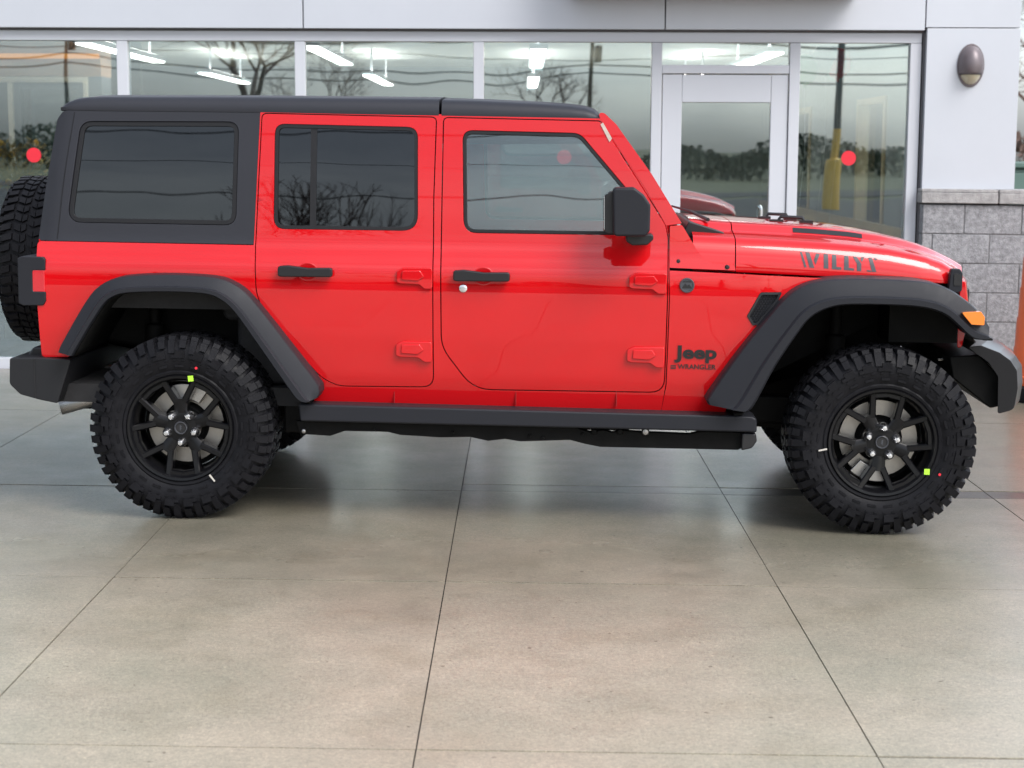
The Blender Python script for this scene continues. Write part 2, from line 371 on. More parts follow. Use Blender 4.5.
# ------------------------------------------------------------------ ground
def ground():
    bm = bmesh.new(); bx(bm, -900, 900, -900, 900, -0.4, -0.06)
    prop(build('ground', bm, GRASS), kind='structure')
    bm = bmesh.new(); bx(bm, -9.0, 9.0, -7.0, 19, -0.059, -0.0035)
    prop(build('slab_bed', bm, DIRT), kind='structure')
    bm = bmesh.new(); strip = bmesh.new()
    xj = [-7.75, -6.5, -5.25, -4.0, -2.755, -1.505, -0.261, 0.983, 2.263, 3.52, 4.77, 6.02, 7.27, 8.5]
    yj = [-6.6, -4.7, -2.8, -0.95, 0.87, 2.66, 4.465, 6.29, 8.03, 8.20, 10.345, 12.28]
    g = 0.005
    for i in range(len(xj)-1):
        for j in range(len(yj)-1):
            y0, y1 = yj[j], yj[j+1]
            dz = random.uniform(-0.0012, 0.0012)
            if j == 8:
                if xj[i] >= -0.262: bx(strip, xj[i]+0.0022, xj[i+1]-0.0022, y0+g, y1-g, -0.05, dz-0.001)
                continue
            if j == 9 and xj[i] < -0.262: y0 = yj[8]
            bx(bm, xj[i]+0.0022, xj[i+1]-0.0022, y0+g, y1-g, -0.05, dz)
    for i in range(len(xj)-1):      # apron past the corner of the building
        if xj[i] > 3.5:
            for a, b in ((12.28, 14.2), (14.2, 16.2), (16.2, 18.5)): bx(bm, xj[i]+g, xj[i+1]-g, a+g, b-g, -0.05, random.uniform(-0.001, 0.001))
    prop(build('drain_strip', strip, CONCD), kind='structure')
    prop(build('concrete_pavement', bm, CONC), kind='structure')
    bm = bmesh.new(); bx(bm, -60, 60, -44, -7.01, -0.059, -0.035)
    prop(build('parking_lot', bm, ASPH), kind='structure')
    bm = bmesh.new(); bx(bm, -300, 300, -58, -48, -0.059, -0.03)
    prop(build('road', bm, ASPH), kind='structure')
ground()

# ------------------------------------------------------------------ the dealership building
YG = 12.35
def building():
    b = empty('dealership_building', (0.5, YG, 0), 0, 'white panelled showroom building with a long glazed front behind the red car', 'building')
    b.rotation_euler = (0, R(-0.55), 0)      # the floor is level, the forecourt drains to one side
    off = Vector((-0.5, -YG, 0))
    def part(name, bm, m, parent=b, **k):
        bmesh.ops.translate(bm, verts=bm.verts[:], vec=off); return build(name, bm, m, parent, **k)
    def pbox(name, x0, x1, y0, y1, z0, z1, m, parent=b, **k):
        bm = bmesh.new(); bx(bm, x0, x1, y0, y1, z0, z1); return part(name, bm, m, parent, **k)
    XL, XR, YB, ZC = -9.0, 3.50, 24.0, 2.74
    # shell
    pbox('showroom_floor', XL, XR-0.15, YG+0.06, YB, -0.012, 0.012, INF)
    pbox('ceiling', XL, XR-0.15, YG+0.10, YB, ZC, ZC+0.05, INC)
    pbox('back_wall', XL, XR, YB, YB+0.2, 0, 3.6, INW)
    pbox('left_wall', XL-0.2, XL, YG, YB, 0, 3.6, INW)
    pbox('roof', XL-0.2, XR, YG, YB+0.2, 3.60, 3.8, PANEL)
    # fascia panels
    xs = [-9.2, -6.55, -4.03, -1.512, 1.018, 2.834, 3.50]
    for x0, x1 in zip(xs, xs[1:]):
        pbox('fascia_panel', x0+0.004, x1-0.004, YG-0.10, YG-0.05, 2.472 if x0 > 2.5 else 2.452, 3.62, PANEL, bevel=0.003)
    pbox('fascia_backing', -9.2, 3.48, YG-0.045, YG+0.08, 2.4385, 3.6, DGAP)
    # frames of the glazed front
    mull = [(-7.92, -7.84), (-6.65, -6.57), (-5.38, -5.30), (-4.11, -4.03), (-2.837, -2.759), (-1.581, -1.507), (-0.322, -0.249), (0.933, 1.006), (1.903, 1.977), (2.748, 2.826)]
    bm = bmesh.new()
    for x0, x1 in mull: bx(bm, x0, x1, YG-0.045, YG+0.06, 0.0, 2.365)
    bx(bm, -9.0, 2.826, YG-0.043, YG+0.058, 2.367, 2.437)
    for (a0, a1), (b0, b1) in zip(mull, mull[1:]):
        if abs(b0-1.903) > 0.01: bx(bm, a1+0.001, b0-0.001, YG-0.04, YG+0.055, 0.0, 0.115)
    bx(bm, 1.007, 1.902, YG-0.04, YG+0.055, 2.152, 2.212)
    part('storefront_frame', bm, ALU, bevel=0.004)
    for (a0, a1), (b0, b1) in zip(mull, mull[1:]):
        if abs(b0-1.903) < 0.01:
            pbox('transom_window', a1+0.002, b0-0.002, YG-0.004, YG+0.004, 2.214, 2.365, GSHOP); continue
        w = pbox('window', a1+0.002, b0-0.002, YG-0.004, YG+0.004, 0.117, 2.365, GSHOP)
        cx = (a1+b0)/2
        bm = bmesh.new(); n = 28
        pts = [(cx-0.02+0.052*math.cos(2*math.pi*k/n), 1.565+0.052*math.sin(2*math.pi*k/n)) for k in range(n)]
        prism(bm, pts, YG-0.0085, YG-0.0065)
        part('red_sticker', bm, STK, w)
    pbox('shade_box', 0.35, 2.35, YG-0.50, YG-0.11, 2.69, 3.5, LAMPG, bevel=0.01)  # unseen box added above the view to keep sky light off the fascia
    # glazed door
    bm = bmesh.new()
    bx(bm, 1.012, 1.150, YG-0.03, YG+0.02, 0.012, 2.146); bx(bm, 1.778, 1.898, YG-0.03, YG+0.02, 0.012, 2.146)
    bx(bm, 1.151, 1.777, YG-0.029, YG+0.019, 1.952, 2.145); bx(bm, 1.151, 1.777, YG-0.029, YG+0.019, 0.012, 0.28)
    d = part('door', bm, ALU, bevel=0.004)
    pbox('door_glass', 1.152, 1.776, YG-0.008, YG, 0.282, 1.95, GSHOP, d)
    bm = bmesh.new(); tube(bm, [(1.72, YG-0.03, 0.9), (1.72, YG-0.09, 0.92), (1.72, YG-0.09, 1.2), (1.72, YG-0.03, 1.22)], 0.012)
    part('door_handle', bm, CHR, d)
    # white end panel and its edge
    pbox('wall_panel', 2.848, 3.50, YG-0.10, YG-0.05, 1.35, 2.466, PANEL, bevel=0.003)
    pbox('corner_backing', 2.835, 3.48, YG-0.045, YG+0.08, 0.0, 2.455, DGAP)
    # right end wall with two tall windows onto the lawn
    wins = [(15.9, 17.25), (20.0, 22.2)]
    ys = [YG+0.08] + [v for w in wins for v in w] + [YB]
    bm = bmesh.new()
    for k in range(0, len(ys), 2): bx(bm, 3.35, 3.50, ys[k], ys[k+1], 0, 3.6)
    for a, c in wins: bx(bm, 3.352, 3.498, a+0.001, c-0.001, 0, 0.78); bx(bm, 3.352, 3.498, a+0.001, c-0.001, 2.12, 3.6)
    part('end_wall', bm, INW)
    for a, c in wins:
        bm = bmesh.new()
        for y0, y1, z0, z1 in ((a, a+0.09, 0.78, 2.12), (c-0.09, c, 0.78, 2.12), (a+0.09, c-0.09, 0.78, 0.86), (a+0.09, c-0.09, 2.06, 2.12)): bx(bm, 3.33, 3.51, y0, y1, z0, z1)
        f = part('end_window', bm, TAN, bevel=0.004)
        pbox('end_window_glass', 3.42, 3.425, a+0.09, c-0.09, 0.86, 2.06, INGL, f)
    pbox('low_dado', 3.30, 3.345, 12.6, 23.9, 0.012, 0.95, TAN)
    # office partition on the left
    YP = 15.6
    p0 = at_Y(103, 60, YP); zt = lambda py: at_Y(50, py, YP).z
    pbox('brown_bulkhead', -8.9, p0.x, YP, YP+0.4, zt(71), ZC, BRN)
    pbox('orange_band', -8.9, p0.x-0.01, YP-0.03, YP-0.002, zt(53.5), zt(48.5), ORG)
    bm = bmesh.new()
    X = lambda px: at_Y(px, 100, YP).x
    for a, c in ((86, 90.5), (10.5, 15), (-70, -65)): bx(bm, X(a), X(c), YP-0.02, YP+0.08, 0.012, zt(77.5))
    bx(bm, -8.9, X(90.5), YP-0.022, YP+0.082, zt(77.3), zt(72)); part('partition_frame', bm, CREAM, bevel=0.003)
    pbox('partition_wall', X(90.5), p0.x, YP+0.01, YP+0.38, 0.012, zt(71)-0.002, mat('partition_grey', (0.13, 0.15, 0.17), 0.6))
    bm = bmesh.new(); x0, x1 = X(22), X(80)
    bx(bm, X(15), x0, YP+0.02, YP+0.06, 0.012, zt(78)); bx(bm, x1, X(86), YP+0.02, YP+0.06, 0.012, zt(78)); bx(bm, x0, x1, YP+0.02, YP+0.06, zt(84), zt(78)); bx(bm, x0, x1, YP+0.02, YP+0.06, 0.012, 0.3)
    od = part('office_door', bm, MATS['partition_grey'], bevel=0.003)
    pbox('office_door_glass', x0, x1, YP+0.035, YP+0.045, 0.3, zt(84), GCLR, od)
    pbox('office_back', -8.9, p0.x-0.3, YP+3.0, YP+3.1, 0.012, ZC, mat('office_back_wall', (0.20, 0.21, 0.20), 0.7, var=0.3, vscale=2))
    return b
building()

def block_wall():
    """grey block plinth: one thing, running on past the corner of the building"""
    w = empty('block_wall', (3.9, 12.2, 0), 0, 'low grey block wall with a stone cap at the right corner of the building', 'wall')
    off = Vector((-3.9, -12.2, 0)); H0, HB, x0, xe, yf = 0.0, 0.2075, 2.835, 5.6, 12.19
    rnd = random.Random(3)
    bm = bmesh.new(); L = 0.405
    for c in range(6):
        z0 = 1.27-HB*(c+1); z1 = 1.27-HB*c; z0 = max(z0, 0.0)
        s = 3.13 if c % 2 == 0 else 3.315
        x = s - 3*L
        while x < xe:
            a, b_ = max(x, x0)+0.0035, min(x+L, xe)-0.0035
            if b_-a > 0.02:
                d = rnd.uniform(-0.0025, 0.0025)
                bx(bm, a, b_, yf+d, yf+0.14, z0+0.0035, z1-0.0035)
            x += L
    bmesh.ops.translate(bm, verts=bm.verts[:], vec=off); build('block_face', bm, BLOCK, w, bevel=0.004, seg=1)
    bm = bmesh.new(); bx(bm, x0+0.005, xe-0.005, yf+0.0055, yf+0.30, 0.0, 1.268)
    bmesh.ops.translate(bm, verts=bm.verts[:], vec=off); build('mortar_core', bm, MORT, w)
    bm = bmesh.new(); L = 0.57; x = 3.36-L
    while x < xe:
        a, b_ = max(x, x0-0.02)+0.004, min(x+L, xe+0.02)-0.004
        vs = bx(bm, a, b_, yf-0.025+rnd.uniform(-0.002, 0.002), yf+0.32, 1.278, 1.352)
        vs2 = bx(bm, a, b_, yf-0.012, yf+0.319, 1.3525, 1.378)
        x += L
    bmesh.ops.translate(bm, verts=bm.verts[:], vec=off); build('stone_cap', bm, CAP, w, bevel=0.006, seg=2)
block_wall()

def wall_lamp():
    c = at_Y(970.5, 65.5, YG-0.10)
    w = empty('wall_lamp', (c.x, c.y, c.z-0.13), 0, 'oval mauve-grey wall lamp with a pale lens on the white end panel', 'wall lamp')
    def shell(z0, z1, grow, m, name):
        bm = bmesh.new(); N, M = 28, 10; a, h, dep = 0.088+grow, 0.142+grow, 0.11+grow
        rows = []
        for i in range(M+1):
            z = z0+(z1-z0)*i/M; r = math.sqrt(max(0, 1-(z/h)**2))
            rows.append([bm.verts.new((a*r*math.cos(t), -dep*r*math.sin(t), z+0.142-0.012)) for t in np.linspace(0, math.pi, N)])
        for r0, r1 in zip(rows, rows[1:]):
            for k in range(N-1): bm.faces.new((r0[k], r0[k+1], r1[k+1], r1[k]))
        bmesh.ops.remove_doubles(bm, verts=bm.verts[:], dist=1e-5)
        return build(name, bm, m, w, solid=0.004, ang=60)
    shell(-0.065, 0.1419, 0.0, LAMPG, 'hood_cover'); shell(-0.135, -0.066, -0.006, LAMPL, 'lens')
    bm = bmesh.new(); pts = [(0.095*math.cos(t), 0.13+0.150*math.sin(t)) for t in np.linspace(0, 2*math.pi, 40, endpoint=False)]
    prism(bm, pts, -0.014, 0.0); build('back_plate', bm, LAMPG, w, bevel=0.004)
wall_lamp()

def pendants():
    proto = None
    rows = [(-5.4, 'unseen row added at the left'), (-3.52, 'leftmost row'), (-1.70, 'second row from the left'), (0.13, 'row over the middle of the showroom'), (2.03, 'row above the glazed door')]  # first row is out of view, added to light the brown bulkhead
    names = ['in an added row out of view at the far left', 'left of the second window mullion', 'over the roof of the car, left row', 'over the roof of the car, right row', 'above the glazed door']
    for ri, (x, rn) in enumerate(rows):
        for di, y in enumerate((14.0, 19.3)):
            lab = f"{'near' if di == 0 else 'far'} lit linear pendant lamp hanging {names[ri]}"
            if proto is None:
                t = empty('pendant_lamp', (x, y, 2.40), 0, lab, 'pendant lamp', 'linear pendant lamps hanging in the showroom')
                box('lit_bar', -0.06, 0.06, 0, 2.9, 0.0, 0.012, LIT, t)
                box('housing', -0.075, 0.075, -0.02, 2.92, 0.013, 0.055, ALU, t)
                box('up_light', -0.05, 0.05, 0.3, 2.6, 0.056, 0.062, mat('up_light', (1, 1, 1), 0.5, emit=(1.0, 0.93, 0.8), estr=20), t)
                for q in (0.4, 2.5):
                    bm = bmesh.new(); tube(bm, [(0, q, 0.055), (0, q, 0.34)], 0.012); build('stem', bm, ALU, t)
                proto = t
            else:
                t = proto.copy(); COL.objects.link(t); t.location = (x, y, 2.40); t['label'] = lab
                for ch in list(proto.children):
                    c = ch.copy(); COL.objects.link(c); c.parent = t
pendants()

def traffic_drum():
    t = empty('traffic_drum', (3.555, 11.42, 0.002), 0, 'orange plastic traffic drum on a black rubber base by the block wall', 'traffic drum')
    bm = bmesh.new(); lathe(bm, [(0.0, 0.98), (0.15, 0.98), (0.205, 0.965), (0.212, 0.94), (0.216, 0.75), (0.222, 0.74), (0.226, 0.55), (0.232, 0.54), (0.238, 0.35), (0.243, 0.34), (0.25, 0.17), (0.27, 0.165), (0.272, 0.12), (0.265, 0.10), (0.0, 0.10)], 40, 'z')
    build('drum_body', bm, DRUM, t)
    bm = bmesh.new(); lathe(bm, [(0.20, 0.095), (0.26, 0.11), (0.30, 0.095), (0.31, 0.05), (0.30, 0.0), (0.2, 0.0)], 40, 'z', closed=True); build('base_ring', bm, RUB, t)
    bm = bmesh.new(); tube(bm, [(-0.05, 0, 0.98), (-0.05, 0, 1.03), (0.05, 0, 1.03), (0.05, 0, 0.98)], 0.012); build('handle', bm, DRUM, t)
traffic_drum()
def cabinet():
    t = empty('utility_cabinet', (5.62, 18.6, -0.06), 0, 'green metal utility cabinet beyond the low block wall', 'utility cabinet')
    box('cabinet_body', -0.85, 0.85, -0.6, 0.6, 0.1, 1.55, GRN, t, bevel=0.02)
    box('lid', -0.9, 0.9, -0.65, 0.65, 1.552, 1.62, GRN, t, bevel=0.02); box('plinth', -0.95, 0.95, -0.7, 0.7, 0, 0.098, CAP, t)
    box('cabinet_door', -0.80, -0.01, -0.62, -0.602, 0.15, 1.5, GRN, t, bevel=0.006); box('cabinet_door', 0.01, 0.80, -0.62, -0.602, 0.15, 1.5, GRN, t, bevel=0.006)
cabinet()
def showroom_things():
    for (px, py, m, lab, w) in ((838, 62, BALR, 'red balloon floating behind the right window pane', 0.105), (826, 57, BALG, 'grey balloon floating beside the red one behind the glass', 0.11), (805.5, 68, BALN, 'green balloon half hidden by the window frame', 0.10)):
        p = at_Y(px, py, 13.5)
        t = empty('balloon', (p.x, p.y, p.z-0.16), 0, lab, 'balloon', 'balloons floating behind the right pane')
        bm = bmesh.new(); lathe(bm, [(0.0, 0.27)]+[(w*math.sin(a)*(1 if a < 1.7 else 1-0.10*(a-1.7)), 0.15+0.12*math.cos(a)) for a in np.linspace(0.2, 2.95, 14)]+[(0.008, 0.02), (0.016, 0.008), (0.0, 0.008)], 20, 'z')
        build('skin', bm, m, t, ang=70)
        bm = bmesh.new(); tube(bm, [(0, 0, 0.01), (0.02, 0.01, -0.5), (-0.02, 0, -1.0), (0, 0.02, -1.9)], 0.002, 5); build('string', bm, ALU, t)
    p = at_Y(22, 190, 14.2)
    t = empty('dried_plant', (p.x, 14.2, 0.012), 0, 'dried plant with yellow flowers in a tan pot behind the left window', 'plant')
    bm = bmesh.new(); lathe(bm, [(0.0, 0.0), (0.17, 0.0), (0.15, 0.3), (0.12, 0.8), (0.14, 1.15), (0.10, 1.13), (0.0, 1.1)], 20, 'z'); build('pot', bm, TAN, t)
    rnd = random.Random(5); bm = bmesh.new(); fl = bmesh.new()
    for k in range(70):
        a = rnd.uniform(0, 6.28); s = rnd.uniform(0.05, 0.34); h = rnd.uniform(1.25, 1.68)-s*0.3
        tip = (s*math.cos(a), s*math.sin(a), h); tube(bm, [(0.05*math.cos(a), 0.05*math.sin(a), 1.05), (0.5*tip[0], 0.5*tip[1], 1.3), tip], [0.008, 0.006, 0.004], 4)
        if k % 4 == 0: g = bmesh.ops.create_icosphere(bm, subdivisions=1, radius=0.03); bmesh.ops.translate(bm, verts=g['verts'], vec=tip); [setattr(f, 'material_index', 1) for v in g['verts'] for f in v.link_faces]
        for q in range(3):
            c = Vector(tip)+Vector((rnd.uniform(-.05, .05), rnd.uniform(-.05, .05), rnd.uniform(-.06, .04)))
            n = Vector((rnd.uniform(-1, 1), rnd.uniform(-1, 1), rnd.uniform(-1, 1))).normalized(); u = n.orthogonal().normalized(); v = n.cross(u); s2 = rnd.uniform(.015, .035)
            bm.faces.new([bm.verts.new(c+s2*(i*u+j*v)) for i, j in ((-1, -.5), (1, -.5), (1, .5), (-1, .5))])
    build('stems', bm, [STRAW, YEL], t, recalc=False); fl.free()
showroom_things()

# ------------------------------------------------------------------ what stands behind the camera and beyond (seen in glass, and at the right edge)
def bare_tree(name, loc, h, seed, label, spread=0.75, lean=0.0, levels=5, group=None):
    rnd = random.Random(seed); t = empty(name, loc, 0, label, 'tree', group)
    tr, cr = bmesh.new(), bmesh.new()
    def grow(p, d, L, r, lv):
        q = p + d*L*0.5 + Vector((rnd.uniform(-.06, .06), rnd.uniform(-.06, .06), 0.02))*L; e = q + (d+Vector((rnd.uniform(-.2, .2), rnd.uniform(-.2, .2), 0.1))).normalized()*L*0.5
        tube(tr if lv >= levels-1 else cr, [p, q, e], [r, r*0.85, r*0.68], 6 if lv >= levels-1 else 4, cap=False)
        if lv == 0: return
        n = 3 if lv > 1 else 4
        for k in range(n):
            a = 2*math.pi*(k+rnd.uniform(-.3, .3))/n; o = d.orthogonal().normalized(); o2 = d.cross(o)
            sp = spread*rnd.uniform(0.55, 1.2)
            nd = (d + sp*(math.cos(a)*o+math.sin(a)*o2)+Vector((0, 0, 0.12))).normalized()
            st = e if (k < 2 or lv == levels) else p.lerp(e, rnd.uniform(0.5, 0.9))
            grow(st, nd, L*rnd.uniform(0.62, 0.82), r*rnd.uniform(0.5, 0.66), lv-1)
    grow(Vector((0, 0, 0)), Vector((lean, 0, 1)).normalized(), h*0.25, h*0.017, levels)
    build('trunk', tr, BARK, t); build('crown', cr, TWIG, t)
    return t
bare_tree('bare_tree', (-8.2, -27, -0.06), 10.0, 11, 'leafless tree at the edge of the lot, reflected in the rear door glass', 0.8, levels=6)
bare_tree('bare_tree', (1.2, -58, -0.06), 8.0, 12, 'round leafless tree across the road, reflected above the front door', 0.9, levels=6)
bare_tree('bare_tree', (-10, -62, -0.06), 8.5, 13, 'tall leafless tree reflected in the window above the rear door', 0.85, levels=6)
bare_tree('bare_tree', (12.6, 41, -0.06), 7.0, 14, 'leafless tree beyond the green cabinet at the right edge', levels=6)
bare_tree('bare_tree', (15.5, 47, -0.06), 8.0, 15, 'leafless tree standing farther right beyond the lawn')
bare_tree('bare_tree', (9.6, 38, -0.06), 6.5, 16, 'leafless tree on the lawn, seen through the end window of the showroom')
def hedge(name, x0, x1, y0, y1, h, seed, n, m, label):
    rnd = random.Random(seed); bm = bmesh.new()
    for k in range(n):
        x = rnd.uniform(x0, x1); hh = h*(0.6+0.25*math.sin(x*0.23+seed)+0.25*math.sin(x*0.71)); c = Vector((x, rnd.uniform(y0, y1), hh*rnd.random()**0.7))
        nn = Vector((rnd.uniform(-1, 1), rnd.uniform(-1, 1), rnd.uniform(-1, 1))).normalized(); u = nn.orthogonal().normalized(); v = nn.cross(u); s = rnd.uniform(.06, .20)
        bm.faces.new([bm.verts.new(c+s*(i*u+j*v)) for i, j in ((-1, -.6), (.2, -1), (1, .3), (-.3, 1))])
    o = build(name, bm, m); prop(o, label, 'trees', kind='stuff')
hedge('far_wood', -75, 75, -105, -92, 2.7, 3, 36000, EVER, 'dark far wood across the road, reflected in the glass')
hedge('far_brush', 4, 60, 62, 72, 3.0, 5, 9000, TWIG, 'brown leafless brush far beyond the lawn at the right')
def utility():
    xs = [-62, -31, 0, 31, 62]; prot = None; P = []
    for i, x in enumerate(xs):
        lab = 'wooden utility pole with a crossarm across the road, seen only as a reflection'
        if prot is None:
            t = empty('utility_pole', (x+4, -78, -0.06), 0, lab, 'utility pole', 'utility poles along the road')
            bm = bmesh.new(); tube(bm, [(0, 0, 0), (0, 0, 9.5)], [0.17, 0.11], 8); build('post', bm, WOOD, t); box('crossarm', -0.06, 0.06, -1.1, 1.1, 8.6, 8.75, WOOD, t)
            bm = bmesh.new(); lathe(bm, [(0, 7.1), (0.25, 7.1), (0.25, 8.0), (0, 8.05)], 12, 'z'); bmesh.ops.translate(bm, verts=bm.verts[:], vec=(0.4, 0, 0)); build('transformer', bm, ASPH, t); prot = t
        else:
            t = prot.copy(); COL.objects.link(t); t.location = (x+4, -78, -0.06)
            for ch in list(prot.children): c = ch.copy(); COL.objects.link(c); c.parent = t
        P.append((x+4, -78))
    k = 0
    for dy, z in ((-1.0, 8.7), (0, 8.7), (1.0, 8.7), (0.1, 6.9), (0.1, 6.3)):
        bm = bmesh.new()
        for (x0, y0), (x1, y1) in zip(P, P[1:]):
            tube(bm, [(x0+(x1-x0)*s, y0+dy, z-4*0.9*s*(1-s)) for s in np.linspace(0, 1, 11)], 0.035 if k < 3 else 0.06, 4, cap=False)
        prop(build('overhead_wire', bm, WIRE), 'sagging overhead wire strung between the utility poles', 'wire', 'overhead wires across the road'); k += 1
    # wires nearer the lot, in the car's windows
    for k, (y, z0, dz) in enumerate(((-16, 7.6, 0), (-16.6, 6.9, .25), (-16.2, 5.5, 0.1), (-16.4, 4.6, -.2))):
        bm = bmesh.new(); tube(bm, [(-40+80*s, y+0.4*s, z0+dz*s-4*0.7*s*(1-s)) for s in np.linspace(0, 1, 25)], 0.014, 4, cap=False)
        prop(build('overhead_wire', bm, WIRE), 'thin overhead wire over the lot, reflected in the car windows', 'wire', 'overhead wires over the lot')
    t = empty('light_pole', (10.2, -32, -0.06), 0, 'dark lamp pole on a yellow concrete base, reflected in the right pane', 'light pole')
    bm = bmesh.new(); lathe(bm, [(0, 2.5), (0.13, 2.5), (0.14, 1.45), (0.28, 1.40), (0.31, 1.3), (0.31, 0), (0, 0)], 20, 'z'); build('base', bm, YEL, t)
    bm = bmesh.new(); tube(bm, [(0, 0, 2.5), (0, 0, 9)], [0.12, 0.09], 10); build('post', bm, BLK, t); box('lamp_head', -0.25, 0.9, -0.2, 0.2, 9.0, 9.15, BLK, t)
utility()

# ------------------------------------------------------------------ the red off-road car
# car frame: x forward from the rear axle, y away from the camera from the tyre's outer face, z up
CA = Vector((-1.45481663, 7.29943872, 0)); CU = Vector((0.99920015, -0.03998834, 0)); CN = Vector((0.03998834, 0.99920015, 0))
CX, CYC = 1.504, 0.94
ROOT = empty('off_road_car', CA + CU*CX + CN*CYC, math.atan2(CU.y, CU.x), 'bright red four-door off-road car with black hardtop, flares and mud tyres, parked on wet concrete', 'car')
SH = Vector((-CX, -CYC, 0))
def K(px, py, y=0.0):
    """point (x, z) in the car's frame, on the plane y, behind picture point px,py"""
    d = px_ray(px, py); o = CA + CN*y; t = o.dot(CN)/(d.x*CN.x+d.y*CN.y); P = d*t
    return ((P-CA).dot(CU), P.z + CAMH)
_pz = np.array([0.2, 0.45, 0.52, 0.62, 0.80, 1.00, 1.095, 1.13, 1.20, 1.50, 1.80, 2.2]); _py = np.array([0.215, 0.188, 0.166, 0.140, 0.120, 0.113, 0.117, 0.131, 0.152, 0.178, 0.210, 0.25])
_zz = np.linspace(0.2, 2.2, 801); _yy = np.interp(_zz, _pz, _py); _g = np.exp(-0.5*(np.linspace(-3, 3, 25))**2); _g /= _g.sum()
_yy = np.convolve(np.pad(_yy, 12, 'edge'), _g, 'valid')
def prof(x, z): return float(np.interp(z, _zz, _yy))
def KS(px, py, dy=0.0, f=None):
    y = 0.15; f = f or prof
    for _ in range(6):
        x, z = K(px, py, y); y = f(x, z)+dy
    return (x, z)
def poly(pts, dy=0.0, f=None): return [KS(px, py, dy, f) for px, py in pts]
def cpart(name, bm, m, parent=None, **k):
    bmesh.ops.translate(bm, verts=bm.verts[:], vec=SH); return build(name, bm, m, parent or ROOT, **k)
def cbox(name, x0, x1, y0, y1, z0, z1, m, parent=None, **k):
    bm = bmesh.new(); bx(bm, x0, x1, y0, y1, z0, z1); return cpart(name, bm, m, parent, **k)
def mirror(o, parent=None):
    c = o.copy(); c.data = o.data.copy(); COL.objects.link(c); c.parent = parent or ROOT
    c.data.transform(Matrix.Diagonal((1, -1, 1, 1))); c.data.flip_normals()
    for ch in list(o.children):
        if ch.type == 'MESH' and not ch.get('nomirror'): mirror(ch, c)
    return c

# --- outlines traced on the near side
RD = round_poly(poly([(262.6,113.8),(436,117.7),(433.2,200),(433.2,386.5),(338,385.5),(321,377),(290,342),(257,301),(256,246)]), [.02,.02,0,.05,.15,.25,.3,.22,.0])
FD = round_poly(poly([(444,118),(600,121.5),(646.5,195),(665,225),(667.8,238),(667,300),(663.5,392),(474,389),(441.8,347),(441.8,240)]), [.02,.02,0,.0,.05,0,.06,.155,.165,0])
RW_O = round_poly(poly([(275,123.5),(418,127),(418,231),(273.5,229)]), [.045,.05,.07,.05], 7)
FW_O = round_poly(poly([(462.5,130),(580,133),(628,190),(634,235.5),(463.5,233)]), [.045,.075,.02,.05,.06], 7)
QW_O = round_poly(poly([(80.5,121),(239,121.5),(236,225.5),(66.5,222.5)]), [.06,.05,.055,.06], 7)
ROCK = [(303,402),(661,411)]
gap = 0.0045
body_out = poly([(37.5,241),(253.6,245.2),(260.4,110.5),(599.5,117.5),(645,188.5),(666.5,224),(669.5,239),(669,300),(665.5,385),(661,411.5),(304,403),(309,393),(250,306),(236,292),(212,286),(170,284),(130,285),(108,291),(96,304),(70,352),(69,357),(42,357),(37,300)])
FDH = offset_poly(dense(FD, 0.02), gap); RDH = offset_poly(dense(RD, 0.02), gap)
body_out = round_poly(body_out, [.02,0,0,.01,0,0,0,0,0,.02,.02,.05,.05,.06,.04,0,.04,.06,.05,.02,.01,.02,.02])
b1 = sheet(body_out, [RDH, FDH], prof, 0.03, 0.033)
bm = b1
body = cpart('body', bm, RED, bevel=0.0025)
body2 = mirror(body)       # far side panel joins the same part below
# rear end panel, floor, cowl bulkhead joined into the body part
bm = bmesh.new(); bm.from_mesh(body2.data); me2 = body2.data; bpy.data.objects.remove(body2); bpy.data.meshes.remove(me2)
bm2 = bmesh.new(); bm2.from_mesh(body.data)
tmp = bpy.data.meshes.new('t'); bm.to_mesh(tmp); bm2.from_mesh(tmp); bpy.data.meshes.remove(tmp); bm.free()
xr = K(38, 241, .15)[0]
def sbx(bm, x0, x1, y0, y1, z0, z1): return bx(bm, x0-CX, x1-CX, y0-CYC, y1-CYC, z0, z1)
sbx(bm2, xr-0.004, xr+0.02, 0.175, 1.705, 0.60, 1.195)
bm2.to_mesh(body.data); bm2.free()
for p in body.data.polygons: p.use_smooth = True
body.data.set_sharp_from_angle(angle=R(38))
# rocker seams
for px in (394.5, 516, 616.5):
    a, b_ = KS(px, 391.5), KS(px, 406)
    bm = bmesh.new(); y = prof(*a); prism(bm, [(a[0]-.0013, a[1]), (a[0]+.0013, a[1]), (b_[0]+.0013, b_[1]), (b_[0]-.0013, b_[1])], y-0.0008, y+0.012); cpart('rocker_seam', bm, REDI, body)

